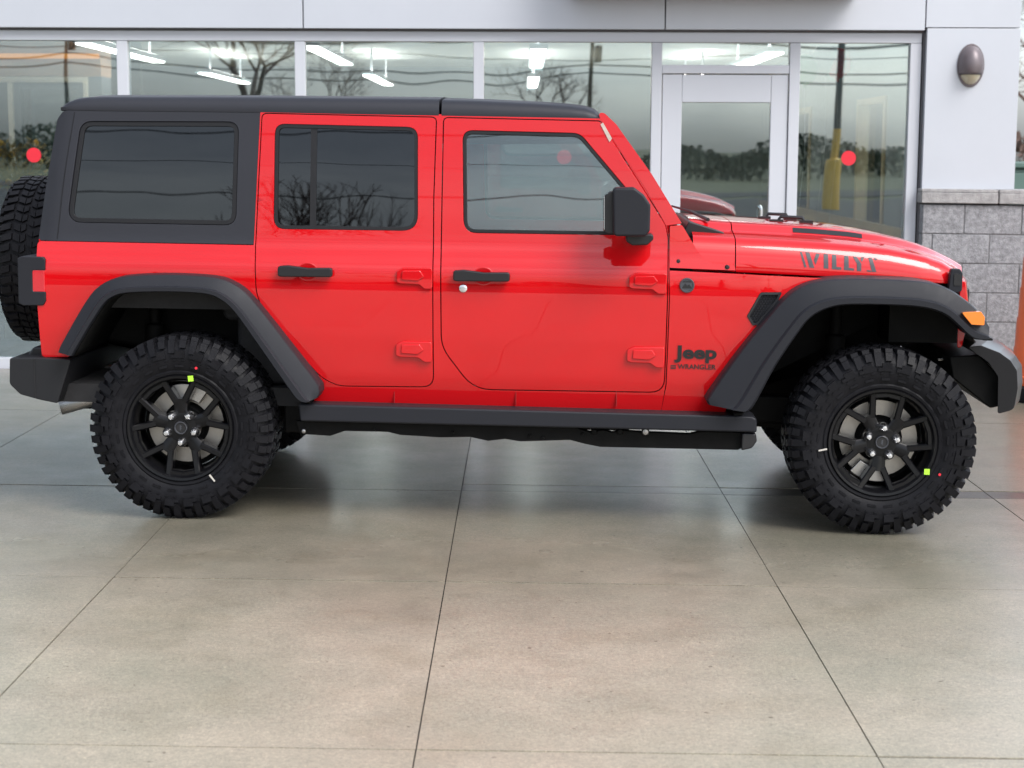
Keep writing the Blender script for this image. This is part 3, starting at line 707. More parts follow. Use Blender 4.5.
# dark tub inside, seats, dash
def interior():
    bm = bmesh.new()
    for s in (0, 1):
        y0, y1 = (0.175, 0.185) if s == 0 else (1.695, 1.705)
        sx0 = xr+0.05
        bx(bm, 0.46, 2.085, y0, y1, 0.50, 1.17)
        bx(bm, sx0, 0.45, y0+(0.02 if s == 0 else -0.02), y1+(0.02 if s == 0 else -0.02), 0.90, 1.17)
    bx(bm, sx0, 2.30, 0.19, 1.69, 0.48, 0.56); bx(bm, 2.301, 2.36, 0.26, 1.62, 0.50, 1.10)
    cpart('cabin_tub', bm, CLOTH)
    for y in (0.26, 1.10):
        bm = bmesh.new(); bx(bm, 1.05, 1.55, y, y+0.50, 0.56, 0.86); prism(bm, [(0.98, 0.80), (1.12, 0.80), (0.98, 1.42), (0.86, 1.42)], y+0.02, y+0.48); prism(bm, [(0.90, 1.44), (0.98, 1.44), (0.94, 1.63), (0.86, 1.63)], y+0.12, y+0.38)
        cpart('front_seat', bm, CLOTH, bevel=0.03)
    bm = bmesh.new(); bx(bm, 0.20, 0.65, 0.26, 1.62, 0.56, 0.88); prism(bm, [(0.14, 0.84), (0.28, 0.84), (0.12, 1.38), (0.0, 1.38)], 0.28, 1.60)
    for y in (0.40, 1.22): prism(bm, [(0.04, 1.40), (0.12, 1.40), (0.08, 1.56), (0.0, 1.56)], y, y+0.26)
    cpart('rear_seat', bm, CLOTH, bevel=0.03)
    cbox('dashboard', 1.98, 2.28, 0.22, 1.66, 0.85, 1.19, CLOTH, bevel=0.04)
    bm = bmesh.new(); N = 28; pts = [Vector((1.86+0.06*math.sin(t), 1.30+0.18*math.cos(t), 1.10+0.17*math.sin(t))) for t in np.linspace(0, 2*math.pi, N)]
    tube(bm, pts, 0.016, 6); tube(bm, [(1.86, 1.13, 1.10), (1.86, 1.47, 1.10)], 0.02, 6); tube(bm, [(1.86, 1.30, 1.10), (2.05, 1.30, 1.02)], 0.03, 8)
    cpart('steering_wheel', bm, BLK)
    bm = bmesh.new()      # sport bar behind the pillars
    for y in (0.30, 1.58):
        tube(bm, [(0.80, y, 0.9), (0.78, y, 1.66), (-0.35, y, 1.66), (-0.55, y, 1.0)], 0.035, 8); tube(bm, [(0.78, y, 1.66), (1.75, y, 1.68)], 0.035, 8)
    tube(bm, [(0.78, 0.30, 1.66), (0.78, 1.58, 1.66)], 0.035, 8)
    cpart('roll_bar', bm, CLOTH)
interior()

def door(name, outline, win, label=None):
    bm = sheet(outline, [win], prof, 0.028, 0.03)
    d = cpart(name, bm, RED, bevel=0.003)
    inner = offset_poly(win, -0.016)
    bm = sheet(offset_poly(win, -0.0015), [inner], lambda x, z: prof(x, z)+0.003, 0.03, 0.03); cpart('window_seal', bm, SEAL, d, bevel=0.002)
    bm = sheet(offset_poly(win, -0.013), [], lambda x, z: prof(x, z)+0.013, 0.005, 0.06)
    cpart('window_glass', bm, GDARK if name == 'rear_door' else GCLR, d, ang=80)
    return d
def ell(cx, cz, a, b, n=24): return [(cx+a*math.cos(t), cz+b*math.sin(t)) for t in np.linspace(0, 2*math.pi, n, endpoint=False)]
def handle(d, px0, px1, py0, py1):
    (x0, z1), (x1, z0) = KS(px0, py0), KS(px1, py1); y = prof(0, (z0+z1)/2); L = x1-x0
    bm = bmesh.new(); p = round_poly([(x0, z0+.004), (x0+.012, z0), (x1, z0+.002), (x1, z1-.008), (x0+L*.55, z1-.010), (x0+L*.18, z1), (x0, z1-.004)], .012, 3)
    prism(bm, p, y-0.045, y-0.012); prism(bm, [(x0+.01, z0+.006), (x0+L*.22, z0+.006), (x0+L*.22, z1-.006), (x0+.01, z1-.006)], y-0.013, y+0.004); prism(bm, [(x1-L*.16, z0+.008), (x1-.01, z0+.008), (x1-.01, z1-.012), (x1-L*.16, z1-.012)], y-0.013, y+0.004)
    cpart('door_handle', bm, BLK, d, bevel=0.006, seg=3)
    # scooped recess behind the grip: a rim of red and a darker bowl
    cx, cz = (x0+x1)/2+0.005, (z0+z1)/2-0.004
    bm = bmesh.new(); N = 28; rings = []
    for k, (s, dy) in enumerate(((1.0, -0.0015), (0.94, -0.004), (0.86, -0.0025), (0.6, 0.0015), (0.0, 0.003))):
        rings.append([bm.verts.new((cx+0.046*s*math.cos(t), y+dy*0.6-0.002, cz+0.040*s*math.sin(t))) for t in np.linspace(0, 2*math.pi, N, endpoint=False)])
    for r0, r1 in zip(rings, rings[1:]):
        for k in range(N): bm.faces.new((r0[k], r0[(k+1) % N], r1[(k+1) % N], r1[k]))
    bmesh.ops.remove_doubles(bm, verts=bm.verts[:], dist=1e-6)
    cpart('handle_recess', bm, RED, d, ang=60)
def hinge(d, px0, px1, py0, py1):
    (x0, z1), (x1, z0) = KS(px0, py0), KS(px1, py1); y = prof(0, (z0+z1)/2); h = z1-z0; L = x1-x0
    bm = bmesh.new()
    prism(bm, round_poly([(x0, z0+h*.28), (x0+L*.12, z0+h*.22), (x0+L*.62, z0+h*.20), (x0+L*.78, z0), (x1, z0), (x1, z1-.004), (x0+L*.18, z1-.004), (x0, z1-h*.2)], .012, 3), y-0.016, y+0.004)
    prism(bm, round_poly([(x0+L*.14, z0+h*.40), (x0+L*.6, z0+h*.36), (x0+L*.78, z0+h*.56), (x0+L*.66, z1-h*.16), (x0+L*.16, z1-h*.18)], .008, 3), y-0.024, y-0.015)
    o = cpart('hinge', bm, RED, d, bevel=0.005, seg=3)
    bm = bmesh.new(); prism(bm, ell(x1-L*.20, z0+h*.42, .005, .005, 12), y-0.018, y-0.01); cpart('hinge_bolt', bm, BLK, o) if False else bm.free()
rd = door('rear_door', RD, RW_O)
fd = door('front_door', FD, FW_O)
handle(rd, 279.5, 333.5, 264.5, 277); handle(fd, 454, 510, 269, 281.5)
hinge(rd, 397, 432.6, 266, 289); hinge(rd, 396, 432.4, 340, 362)
hinge(fd, 629, 666.3, 271.5, 294); hinge(fd, 627, 664.3, 345.5, 367.5)
# fixed divider in the rear door glass
(xa, za), (xb, zb) = KS(314.5, 127), KS(314.5, 227)
bm = sheet([(xa-.016, zb), (xa+.010, zb), (xa+.010, za), (xa-.016, za)], [], lambda x, z: prof(x, z)+0.008, 0.01, 0.05); cpart('window_divider', bm, SEAL, rd)
(xa, za) = KS(463.2, 288.3); ya = prof(0, za)
bm = bmesh.new(); lathe(bm, [(0.0, -0.006), (0.010, -0.007), (0.017, -0.004), (0.0185, 0.0), (0.0185, .006)], 20, 'y'); bmesh.ops.translate(bm, verts=bm.verts[:], vec=(xa, ya-0.002, za))
lk = cpart('lock_cylinder', bm, CHR, fd); lk['nomirror'] = 1
mirror(rd); mirror(fd)
# dark crack filler strips behind the door gaps are the cabin tub itself

# --- hardtop
xseam = KS(60, 180)[0]
def hprof(x, z):
    y = prof(x, z)+0.002; lim = KS_line(z)
    d = max(0.0, lim-x); return y + min(0.09, (d/0.12)**2*0.055)
_h0, _h1 = KS(72, 112), KS(56, 240)
def KS_line(z): return _h1[0]+(_h0[0]-_h1[0])*(z-_h1[1])/(_h0[1]-_h1[1])
HS = poly([(36,240.5),(43.5,190),(56,119),(63.5,109.8),(261,112),(253.6,244.5)])
HS = round_poly(HS, [.01,0,.04,.05,0,0])
bm = sheet(HS, [QW_O], hprof, 0.03, 0.03)
hard = cpart('hardtop', bm, HT, bevel=0.006, seg=3)
bm = sheet(offset_poly(QW_O, -0.0015), [offset_poly(QW_O, -0.021)], lambda x, z: hprof(x, z)+0.005, 0.03, 0.03); qs = cpart('quarter_seal', bm, SEAL, hard, bevel=0.002)
bm = sheet(offset_poly(QW_O, -0.010), [], lambda x, z: hprof(x, z)+0.013, 0.005, 0.06); cpart('quarter_glass', bm, GDARK, hard, ang=80)
# thin seam where the side meets the rear corner
p0, p1 = (KS(74.5,112), KS(57,239))
bm = bmesh.new(); pa = [p0, ((p0[0]+p1[0])/2-.006, (p0[1]+p1[1])/2), p1]
tube(bm, [(x, hprof(x, z)-0.0002, z) for x, z in catmull(pa, 12)], 0.0022, 5); cpart('corner_seam', bm, BLK, hard)
mirror(hard)
def roof_loft(st, name, m, parent=None, yin=0.0, crown=0.022):
    """st: (px, top py, bottom py)"""
    bm = bmesh.new(); rows = []
    for px, ty, by in st:
        x, zt = K(px, ty, 0.27); _, zb = K(px, by, 0.215)
        h = zt-zb; y0 = hprof(x, 1.76)-0.004
        pr = [(y0+.012, zb-.004), (y0+.001, zb), (y0, zb+.012), (y0+.002, zb+h*.40), (y0+.008, zb+h*.66), (y0+.022, zb+h*.86), (y0+.045, zb+h*.97), (y0+.08, zt), (y0+.25, zt+crown*.55), (CYC, zt+crown)]
        pr = pr + [(2*CYC-y, z) for y, z in pr[-2::-1]]
        rows.append([bm.verts.new((x, y, z)) for y, z in pr])
    for r0, r1 in zip(rows, rows[1:]):
        for a in range(len(r0)-1): bm.faces.new((r0[a], r0[a+1], r1[a+1], r1[a]))
    for r in (rows[0], rows[-1]): bm.faces.new(r)
    return cpart(name, bm, m, parent, ang=50)
roof_loft([(64.5,107.5,110),(66.5,104.8,110),(71.5,101.2,110),(79,98.4,110.2),(90,96.9,110.4),(110,96.4,110.8),(262,96.8,112.3),(440.3,98.6,116.2)], 'roof', HT)
roof_loft([(443,99.4,116.4),(480,100.4,117.2),(540,103.2,118.6),(570,105.4,119.3),(585,107.4,119.8),(594,110.4,120.1),(599,114.5,120.3),(600,119.2,120.4)], 'front_roof_panel', HT)
# black gutter strip between roof and sides
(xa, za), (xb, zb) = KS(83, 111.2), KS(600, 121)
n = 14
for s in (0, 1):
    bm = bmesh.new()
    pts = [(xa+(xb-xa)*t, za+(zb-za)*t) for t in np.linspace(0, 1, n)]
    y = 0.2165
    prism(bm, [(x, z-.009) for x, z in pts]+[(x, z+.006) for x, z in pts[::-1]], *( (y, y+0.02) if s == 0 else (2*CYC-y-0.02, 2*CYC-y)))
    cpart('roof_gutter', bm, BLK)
# rear hatch
(x0, z0), (x1, z1) = K(41, 241, .2), K(64, 114, .2)
bm = bmesh.new(); prism(bm, [(x0+.012, z0), (x0+.05, z0), (x1+.05, z1), (x1+.012, z1)], 0.30, 2*CYC-0.30); hatch = cpart('rear_hatch', bm, GDARK)
# --- windshield frame
WF = poly([(600.5,112.5),(604.5,113.2),(616,124),(652,174.5),(682,223.6),(666,225.4),(646,189.5),(601,120.5),(598.8,115)])
WF = round_poly(WF, [.012,.02,.05,0,.006,.004,0,.02,.01])
bm = sheet(WF, [], lambda x, z: prof(x, z)-0.001, 0.075, 0.03)
wf = cpart('windshield_frame', bm, RED, bevel=0.008, seg=3)
wf2 = mirror(wf)
bm = bmesh.new(); bm.from_mesh(wf.data); tmp = wf2.data; bm.from_mesh(tmp); bpy.data.objects.remove(wf2); bpy.data.meshes.remove(tmp)
(x0, z0), (x1, z1) = K(604, 115, .2), K(680, 223, .2)
sprism = lambda bm, pl, y0, y1: prism(bm, [(x-CX, z) for x, z in pl], y0-CYC, y1-CYC)
sprism(bm, [(x0-.05, z0-.01), (x0+.0, z0-.01), (x0+.05, z0-.08), (x0-.0, z0-.08)], .29, 2*CYC-.29); sprism(bm, [(x1-.09, z1+.07), (x1-.05, z1+.07), (x1-.005, z1+.002), (x1-.05, z1+.002)], .25, 2*CYC-.25)
bmesh.ops.recalc_face_normals(bm, faces=bm.faces[:]); bm.to_mesh(wf.data); bm.free()
for p in wf.data.polygons: p.use_smooth = True
wf.data.set_sharp_from_angle(angle=R(38))
bm = bmesh.new(); prism(bm, [(x0-.005, z0-.075), (x0, z0-.075), (x1-.055, z1+.07), (x1-.06, z1+.07)], .288, 2*CYC-.288); cpart('windshield_glass', bm, GCLR, wf)
# sticker on the pillar
ST = poly([(600.5,124.5),(603,122.5),(612,138.5),(609.5,142)], -0.002)
bm = sheet(ST, [], lambda x, z: prof(x, z)-0.0035, 0.0015, 0.05); s_ = cpart('paper_sticker', bm, STICK, wf)

# --- hood, cowl
hx = lambda px, py, y: K(px, py, y)
def tab(pts, y): a = np.array([K(px, py, y) for px, py in pts]); return a[:, 0], a[:, 1]
seamx, seamz = tab([(669,268.5),(735.5,271.6),(850,277.7),(962,285.5)], .22)
crx, crz = tab([(690,234.5),(735.5,237),(764,238.3),(820,242),(850,244.5),(891,249),(925,256),(945,263),(958,272),(966,283)], .27)
six, siz = tab([(690,214.5),(722,217),(800,221.2),(835,224.5),(866,229.5),(895,236),(916,243.2),(940,254.2),(950,259.5),(958,266),(964,275)], CYC)
siz = np.append(siz, siz[-1]-0.09); six = np.append(six, six[-1]+0.035)
def hood_y0(x): return float(np.interp(x, [2.05, 2.4, 2.9, 3.2, 3.36], [0.165, 0.192, 0.235, 0.262, 0.30]))
def hood_sec(x, dx=0.0):
    y0 = hood_y0(x); zs = float(np.interp(x, seamx, seamz)); zc = float(np.interp(x, crx, crz)); zm = float(np.interp(x+dx, six, siz))
    zm = max(zm, zc+0.0); h = zc-zs; r = zm-zc
    return [(y0+.02, zs-.004), (y0+.002, zs), (y0, zs+.006), (y0+.003, zs+h*.25), (y0+.010, zs+h*.5), (y0+.020, zs+h*.70), (y0+.034, zs+h*.86), (y0+.055, zs+h*.96), (y0+.085, zc), (y0+.16, zc+r*.18), (y0+.22, zc+r*.30), (y0+.25, zc+r*.38), (y0+.275, zc+r*.72), (y0+.31, zc+r*.86), (y0+.42, zc+r*.95), (CYC, zm)]
NOSE = 0.07
def loft(xs, name, m, parent=None):
    bm = bmesh.new(); rows = []
    for x in xs:
        t = max(0.0, (x-(xh1-.30))/.30)**2; y0 = hood_y0(x)
        s = hood_sec(x, NOSE*t); s = s + [(2*CYC-y, z) for y, z in s[-2::-1]]
        rows.append([bm.verts.new((x+NOSE*t*(1-abs((y-CYC)/(CYC-y0))**2.4), y, z)) for y, z in s])
    for r0, r1 in zip(rows, rows[1:]):
        for a in range(len(r0)-1): bm.faces.new((r0[a], r0[a+1], r1[a+1], r1[a]))
    for r in (rows[0], rows[-1]): bm.faces.new(r)
    return cpart(name, bm, m, parent, ang=55)
xh0 = K(735.8, 250, .2)[0]; xh1 = K(964, 280, .27)[0]
xs = list(np.linspace(xh0+.002, xh1-.16, 16))+list(np.linspace(xh1-.145, xh1, 9))
hood = loft(xs, 'hood', RED)
xc0 = K(700, 250, .2)[0]
NOSE = 0.0
cowl = loft(list(np.linspace(xc0-.03, xh0-.003, 6)), 'cowl', RED)
CO = poly([(669.8,226.2),(682,224.8),(697,250),(707,262.3),(734.6,265.3),(735.2,270.2),(669.6,267.4)], 0.0, lambda x, z: 0.155)
bm = sheet(round_poly(CO, [.004,.01,.02,.05,0.0,0,.004]), [], lambda x, z: prof(2, z)*0.55+0.45*hood_y0(x)-0.012, 0.08, 0.03); cs = cpart('cowl_side', bm, RED)
mirror(cs)
for px, py in ((678.2, 261.3), (727, 267.2)):
    x, z = K(px, py, .15); bm = bmesh.new(); lathe(bm, [(0, -.007), (.007, -.006), (.011, 0), (.011, .03)], 14, 'y'); bmesh.ops.translate(bm, verts=bm.verts[:], vec=(x, .143, z)); cpart('cowl_bolt', bm, BLK, cs)
# black cowl grille and wipers at the foot of the windshield
bm = bmesh.new()
(xa, za), (xb, zb) = K(686, 222, .55), K(716, 229, .55)
prism(bm, [(xa-.03, za-.05), (xb+.02, zb-.06), (xb+.02, zb-.005), (xa, za+.012)], .33, 1.55); cpart('cowl_grille', bm, BLK, bevel=0.005)
for yb, ye in ((0.45, 0.95), (1.0, 1.5)):
    bm = bmesh.new()
    (x0, z0), (x1, z1) = K(708, 222, yb), K(672, 204, ye)
    tube(bm, [(x0, yb, z0+.01), ((x0+x1)/2, (yb+ye)/2, (z0+z1)/2+.008), (x1, ye, z1-.01)], [.009, .007, .005], 6)
    cpart('wiper', bm, BLK)
# hood lettering WILLYS: stencil letters laid on the hood's side (u to the right, v down, in picture pixels of the near side)
def hood_y(x, z):
    s = hood_sec(x); zz = [p[1] for p in s[1:9]]; yy = [p[0] for p in s[1:9]]
    return float(np.interp(z, zz, yy))
def KH(px, py):
    y = .22
    for _ in range(8):
        x, z = K(px, py, y); y = hood_y(x, z)
    return (x, z)
LET = [[(799.8,251.8),(801.8,251.9),(806.6,267.2),(804.3,267.0)], [(805.2,252.0),(809.3,252.3),(814.2,267.8),(809.6,267.4)], [(816.0,253.4),(819.8,253.7),(815.6,264.6),(813.9,260.0)],
       [(823.6,253.8),(828.0,254.2),(828.4,268.6),(823.8,268.2)],
       [(832.0,254.5),(836.2,254.9),(836.4,266.9),(841.2,267.3),(841.3,269.6),(831.9,269.0)],
       [(844.2,255.6),(848.4,256.0),(848.8,267.8),(854.0,268.4),(854.0,270.5),(844.0,269.8)],
       [(852.6,256.2),(856.6,256.6),(860.0,261.8),(861.3,264.0),(861.2,271.2),(857.0,270.8),(857.0,263.8)], [(861.0,257.0),(864.4,257.3),(862.0,261.8),(860.6,260.0)],
       [(868.2,257.6),(872.0,258.0),(876.3,271.8),(872.0,271.8)], [(873.7,257.9),(877.2,258.4),(876.6,260.2),(874.6,259.8)], [(866.8,270.0),(871.0,270.4),(871.4,271.8),(867.0,271.3)]]
bm = bmesh.new()
for L in LET:
    P = dense([KH(*p) for p in L], 0.012)
    b_ = sheet(P, [], lambda x, z: hood_y(x, z)-0.0016, 0.0012, 0.012); t_ = bpy.data.meshes.new('t'); b_.to_mesh(t_); b_.free(); bm.from_mesh(t_); bpy.data.meshes.remove(t_)
cpart('hood_lettering', bm, LETT, hood)
# dark stripe on the raised centre of the hood, near side
bm = bmesh.new(); up_ = []
for x in np.linspace(K(792, 233, .5)[0], K(862, 237, .5)[0], 10):
    s = hood_sec(x); up_.append([bm.verts.new((x, s[12][0]-.003, s[12][1]+.002)), bm.verts.new((x, s[11][0]+.002, s[11][1]+.003))])
for r0, r1 in zip(up_, up_[1:]): bm.faces.new((r0[0], r0[1], r1[1], r1[0]))
cpart('hood_stripe', bm, PLA, hood)
# black tie-down loops on the hood
for px0, px1, py, y in ((764, 790, 219.5, 1.15), (776, 806, 223, .80)):
    (x0, z0), (x1, _) = K(px0, py, y), K(px1, py, y); zb = hood_sec((x0+x1)/2)[-1][1]
    bm = bmesh.new(); tube(bm, [(x0, y, zb-.01), (x0+.02, y, zb+.022), (x1-.02, y, zb+.020), (x1, y, zb-.01)], .008, 8); bx(bm, x0-.03, x0+.03, y-.02, y+.02, zb-.01, zb+.01); bx(bm, x1-.03, x1+.03, y-.02, y+.02, zb-.012, zb+.008)
    cpart('tie_down_loop', bm, BLK, hood)
# hood latch
(x0, z1), (x1, z0) = K(948.5, 268.5, .27), K(961.5, 290, .27); y = hood_y0(x0)
bm = bmesh.new(); prism(bm, round_poly([(x0, z0), (x0+.02, z0-.02), (x1, z0-.005), (x1, z1-.02), (x1-.012, z1), (x0+.008, z1)], .012, 3), y-.03, y+.01); lat = cpart('hood_latch', bm, PLA, hood, bevel=0.006)
bm = bmesh.new(); prism(bm, round_poly([(x0+.022, z0+.02), (x1-.006, z0+.02), (x1-.006, z1-.024), (x0+.022, z1-.018)], .006, 3), y-.033, y-.02); cpart('latch_slot', bm, BADGE, hood)
# --- grille
(xg, zg1), (_, zg0) = K(966, 285, .35), K(966, 347, .35)
bm = bmesh.new(); GP = round_poly([(xg-.035, zg0), (xg-.015, zg0), (xg+.01, (zg0+zg1)/2), (xg-.012, zg1+.02), (xg-.035, zg1+.02)], .012, 3); rows = []
gx = lambda y: 0.075*(1-abs((y-CYC)/(CYC-.31))**2.4)
for y in np.linspace(.31, 2*CYC-.31, 25): rows.append([bm.verts.new((x+gx(y), y, z)) for x, z in GP])
for r0, r1 in zip(rows, rows[1:]):
    for k in range(len(GP)): bm.faces.new((r0[k], r0[(k+1) % len(GP)], r1[(k+1) % len(GP)], r1[k]))
bm.faces.new(rows[0]); bm.faces.new(rows[-1][::-1]); gr = cpart('grille', bm, RED, bevel=0.008, seg=2)
(xq, _) = K(958, 320, .33); cbox('radiator_shroud', xq-.30, xq-.005, .315, 2*CYC-.315, zg0+.02, zg1+.01, UND)
for k in range(7):
    y = CYC+(k-3)*0.105; bm = bmesh.new(); bx(bm, xg-.012+gx(y), xg+.0125+gx(y), y-.028, y+.028, zg0+.06, zg1-.03); cpart('grille_slot', bm, BADGE, gr, bevel=0.012)
for y in (CYC-.47, CYC+.47):
    bm = bmesh.new(); lathe(bm, [(0, .035), (.06, .03), (.085, .018), (.092, 0)], 28, 'x'); bmesh.ops.translate(bm, verts=bm.verts[:], vec=(xg-.06+gx(y), y, zg1-.12)); cpart('headlight', bm, HEAD, gr)
# --- front fenders
FE = poly([(669.8,270.6),(735.5,273.9),(905,283.5),(880,292),(835,294),(808,300),(788,316),(752,372),(727,408),(724,413.5),(661,412),(666.5,385),(670,300)])
FE = round_poly(FE, [.004,0,0,.03,.03,.05,.04,0,0,.0,.01,0,0])
VN = round_poly(poly([(760.5,292.3),(782.5,292.2),(779,300),(758,325),(752.5,325.5),(746.8,316)]), [.012,.006,.0,.008,.008,.01], 3)
fyf = lambda x, z: prof(x, z)+max(0, x-2.5)*0.12
bm = sheet(FE, [VN], fyf, 0.02, 0.035); fen = cpart('fender', bm, RED, bevel=0.004)
# vent: frame with a mesh of small bars
bm = sheet(offset_poly(VN, -.001), [offset_poly(VN, -.010)], lambda x, z: fyf(x, z)-0.004, 0.02, 0.03)
ven = cpart('fender_vent', bm, mat('vent_frame', (0.02, 0.021, 0.024), 0.3), fen, bevel=0.003)
bm = sheet(offset_poly(VN, -.008), [], lambda x, z: fyf(x, z)+0.014, 0.004, 0.05)
vx = [p[0] for p in VN]; vz = [p[1] for p in VN]
hexs = offset_poly(VN, -.011)
for i in range(40):
    for j in range(24):
        x = min(vx)+i*.0125+(j % 2)*.00625; z = min(vz)+j*.0105
        if inside((x, z), hexs):
            yy = fyf(x, z)+.006; prism(bm, [(x+.0042*math.cos(a), z+.0034*math.sin(a)) for a in np.linspace(0, 2*math.pi, 6, endpoint=False)], yy, yy+.008)
cpart('vent_mesh', bm, PLA, fen)
mirror(fen)
# badges on the fender
(xa, za) = KS(687, 285.3); ya = prof(xa, za)
bm = bmesh.new(); lathe(bm, [(0, -.006), (.024, -.006), (.0255, -.0085), (.030, -.0085), (.032, -.005), (.032, .002)], 32, 'y'); bmesh.ops.translate(bm, verts=bm.verts[:], vec=(xa, ya, za)); bd = cpart('round_badge', bm, LETT)
bm = bmesh.new(); pts = [(xa-.022, za-.012), (xa-.008, za+.010), (xa, za-.002), (xa+.008, za+.006), (xa+.022, za-.012)]; prism(bm, pts, ya-.0075, ya-.0055); prism(bm, [(xa-.016, za+.014), (xa+.016, za+.014), (xa+.016, za+.018), (xa-.016, za+.018)], ya-.0075, ya-.0055); cpart('badge_relief', bm, BADGE, bd)
def text_mesh(txt, x0, z0, x1, z1, m, name, parent, bold=0.0, ext=0.004):
    cu = bpy.data.curves.new('t', 'FONT'); cu.body = txt; cu.size = 1; cu.offset = bold; cu.extrude = 0.0; cu.resolution_u = 4
    o = bpy.data.objects.new('t', cu); COL.objects.link(o); dg = bpy.context.evaluated_depsgraph_get(); me = bpy.data.meshes.new_from_object(o.evaluated_get(dg)); bpy.data.objects.remove(o); bpy.data.curves.remove(cu)
    co = np.array([v.co[:] for v in me.vertices]); mn, mxx = co.min(0), co.max(0)
    bm = bmesh.new(); bm.from_mesh(me); bpy.data.meshes.remove(me)
    for v in bm.verts:
        x = x0+(v.co.x-mn[0])/(mxx[0]-mn[0])*(x1-x0); z = z0+(v.co.y-mn[1])/(mxx[1]-mn[1])*(z1-z0); v.co = (x, fyf(x, z)-ext, z)
    g = bmesh.ops.extrude_face_region(bm, geom=bm.faces[:]); bmesh.ops.translate(bm, verts=[v for v in g['geom'] if isinstance(v, bmesh.types.BMVert)], vec=(0, ext-.0005, 0))
    return cpart(name, bm, m, parent)
(xa, za), (xb, zb) = KS(674, 362.5), KS(717, 346)
text_mesh('Jeep', xa, za, xb, zb, BADGE, 'name_badge', fen, bold=0.035)
(xa, za), (xb, zb) = KS(677.5, 368.9), KS(716, 364.7)
text_mesh('WRANGLER', xa, za, xb, zb, BADGE, 'model_badge', fen, bold=0.018, ext=.002)
(xa, za), (xb, zb) = KS(670.5, 368.8), KS(676, 365); bm = bmesh.new()
for k in range(3): prism(bm, [(xa, za+k*.0065), (xb, za+k*.0065), (xb, za+k*.0065+.004), (xa, za+k*.0065+.004)], prof(xa, za)-.002, prof(xa, za)-.0005)
cpart('flag_badge', bm, BADGE, fen)

# --- fender flares
def flare(O, I, inner_y, name='fender_flare', n=60, y0=0.0):
    o = catmull([K(px, py, y0+.03) for px, py in O], n); i = catmull([K(px, py, y0) for px, py in I], n)
    bm = bmesh.new(); rows = []
    for a, b in zip(o, i):
        L = lambda t: a+(b-a)*t
        sec = [(inner_y, L(-.02)), (.16, L(-.02)), (y0+.062, L(-.01)), (y0+.046, L(.01)), (y0+.036, L(.05)), (y0+.024, L(.30)), (y0+.012, L(.60)), (y0+.010, L(.66)), (y0+.0, L(.695)), (y0-.005, L(.73)), (y0-.005, L(.95)), (y0+.004, L(1.0)), (y0+.02, L(1.02)), (y0+.05, L(.9)), (.16, L(.75)), (inner_y, L(.55))]
        rows.append([bm.verts.new((p[0], y, p[1])) for y, p in sec])
    m_ = len(rows[0])
    for r0, r1 in zip(rows, rows[1:]):
        for k in range(m_): bm.faces.new((r0[k], r0[(k+1) % m_], r1[(k+1) % m_], r1[k]))
    bm.faces.new(rows[0]); bm.faces.new(rows[-1][::-1])
    return cpart(name, bm, PLA, ang=24)
FO = [(708.5,405),(708.5,397),(740,352),(770,315),(788,296),(803,286.5),(822,281.3),(850,279),(900,280.2),(930,283),(950,289.5),(966,300),(978,310),(986,320),(990,327)]
FI = [(742,411.5),(752,408),(775,367),(798,333),(811,317.5),(828,308.5),(850,304.8),(900,305.6),(928,308.5),(946,315),(957,324),(966,333),(973,338.5),(981,340),(988,340)]
ff = flare(FO, FI, .34)
ML = round_poly([K(px, py, 0) for px, py in [(961,312.2),(980.5,311.3),(984.3,317),(983.8,325.2),(971,324.4)]], .006, 3)
bm = bmesh.new(); prism(bm, ML, -.012, .03); cpart('marker_light', bm, AMB, ff, bevel=0.004)
RO = [(57,352.5),(59,347),(75,318),(88,297),(98,286.3),(112,279),(130,275.5),(170,274.3),(212,276.8),(232,283),(248,295),(270,321.5),(300,360.5),(317,383),(320,391),(317,398)]
RI = [(72,356),(77,347),(92,322),(104,304),(114,296.3),(130,292.8),(170,292),(205,294),(221,300),(235,313),(255,341),(278,374),(292,394),(297,400),(301,402),(306,402.5)]
rf = flare(RO, RI, .20)
ff2 = mirror(ff); rf2 = mirror(rf)
def liner(I, ymax, grow):
    pts = catmull([K(px, py, 0) for px, py in I], 40); c = pts.mean(0); bm = bmesh.new(); rows = []
    for p in pts: q = p+(p-c)*grow; rows.append([bm.verts.new((q[0], y, q[1])) for y in (.06, .3, ymax)])
    for r0, r1 in zip(rows, rows[1:]):
        for k in range(2): bm.faces.new((r0[k], r0[k+1], r1[k+1], r1[k]))
    bm.faces.new([r[2] for r in rows])
    return cpart('wheel_liner', bm, UND, solid=.008)
l1 = liner(FI, .62, .06); l2 = liner(RI, .55, .02); mirror(l1); mirror(l2)

# --- rock rails, chassis, bumpers
bm = bmesh.new(); P = [K(px, py, .06) for px, py in [(298,404),(752,416.5),(757,419),(757,433),(750,432.5),(300,421.5)]]; prism(bm, P, .06, .24)
rr = cpart('rock_rail', bm, PLA, bevel=0.010, seg=3)
bm = bmesh.new(); P = [K(px, py, .12) for px, py in [(296,421),(572,427),(590,432),(604,430),(612,432.5),(622,430.5),(640,432),(690,434),(700,431.5),(742,432.5),(742,448),(738,450),(600,447),(585,444),(570,440),(520,441.5),(505,439),(488,441),(470,437),(440,437.5),(400,435),(388,432),(345,431),(330,436),(300,434)]]; prism(bm, P, .12, .16)
cpart('rail_bracket', bm, UND, rr, bevel=0.003)
bm = bmesh.new(); P = [K(px, py, .09) for px, py in [(742,432.8),(756,433.3),(757,441),(752,448),(741,450.5)]]; prism(bm, P, .08, .18); cpart('rail_end_cap', bm, BADGE, rr, bevel=0.008)
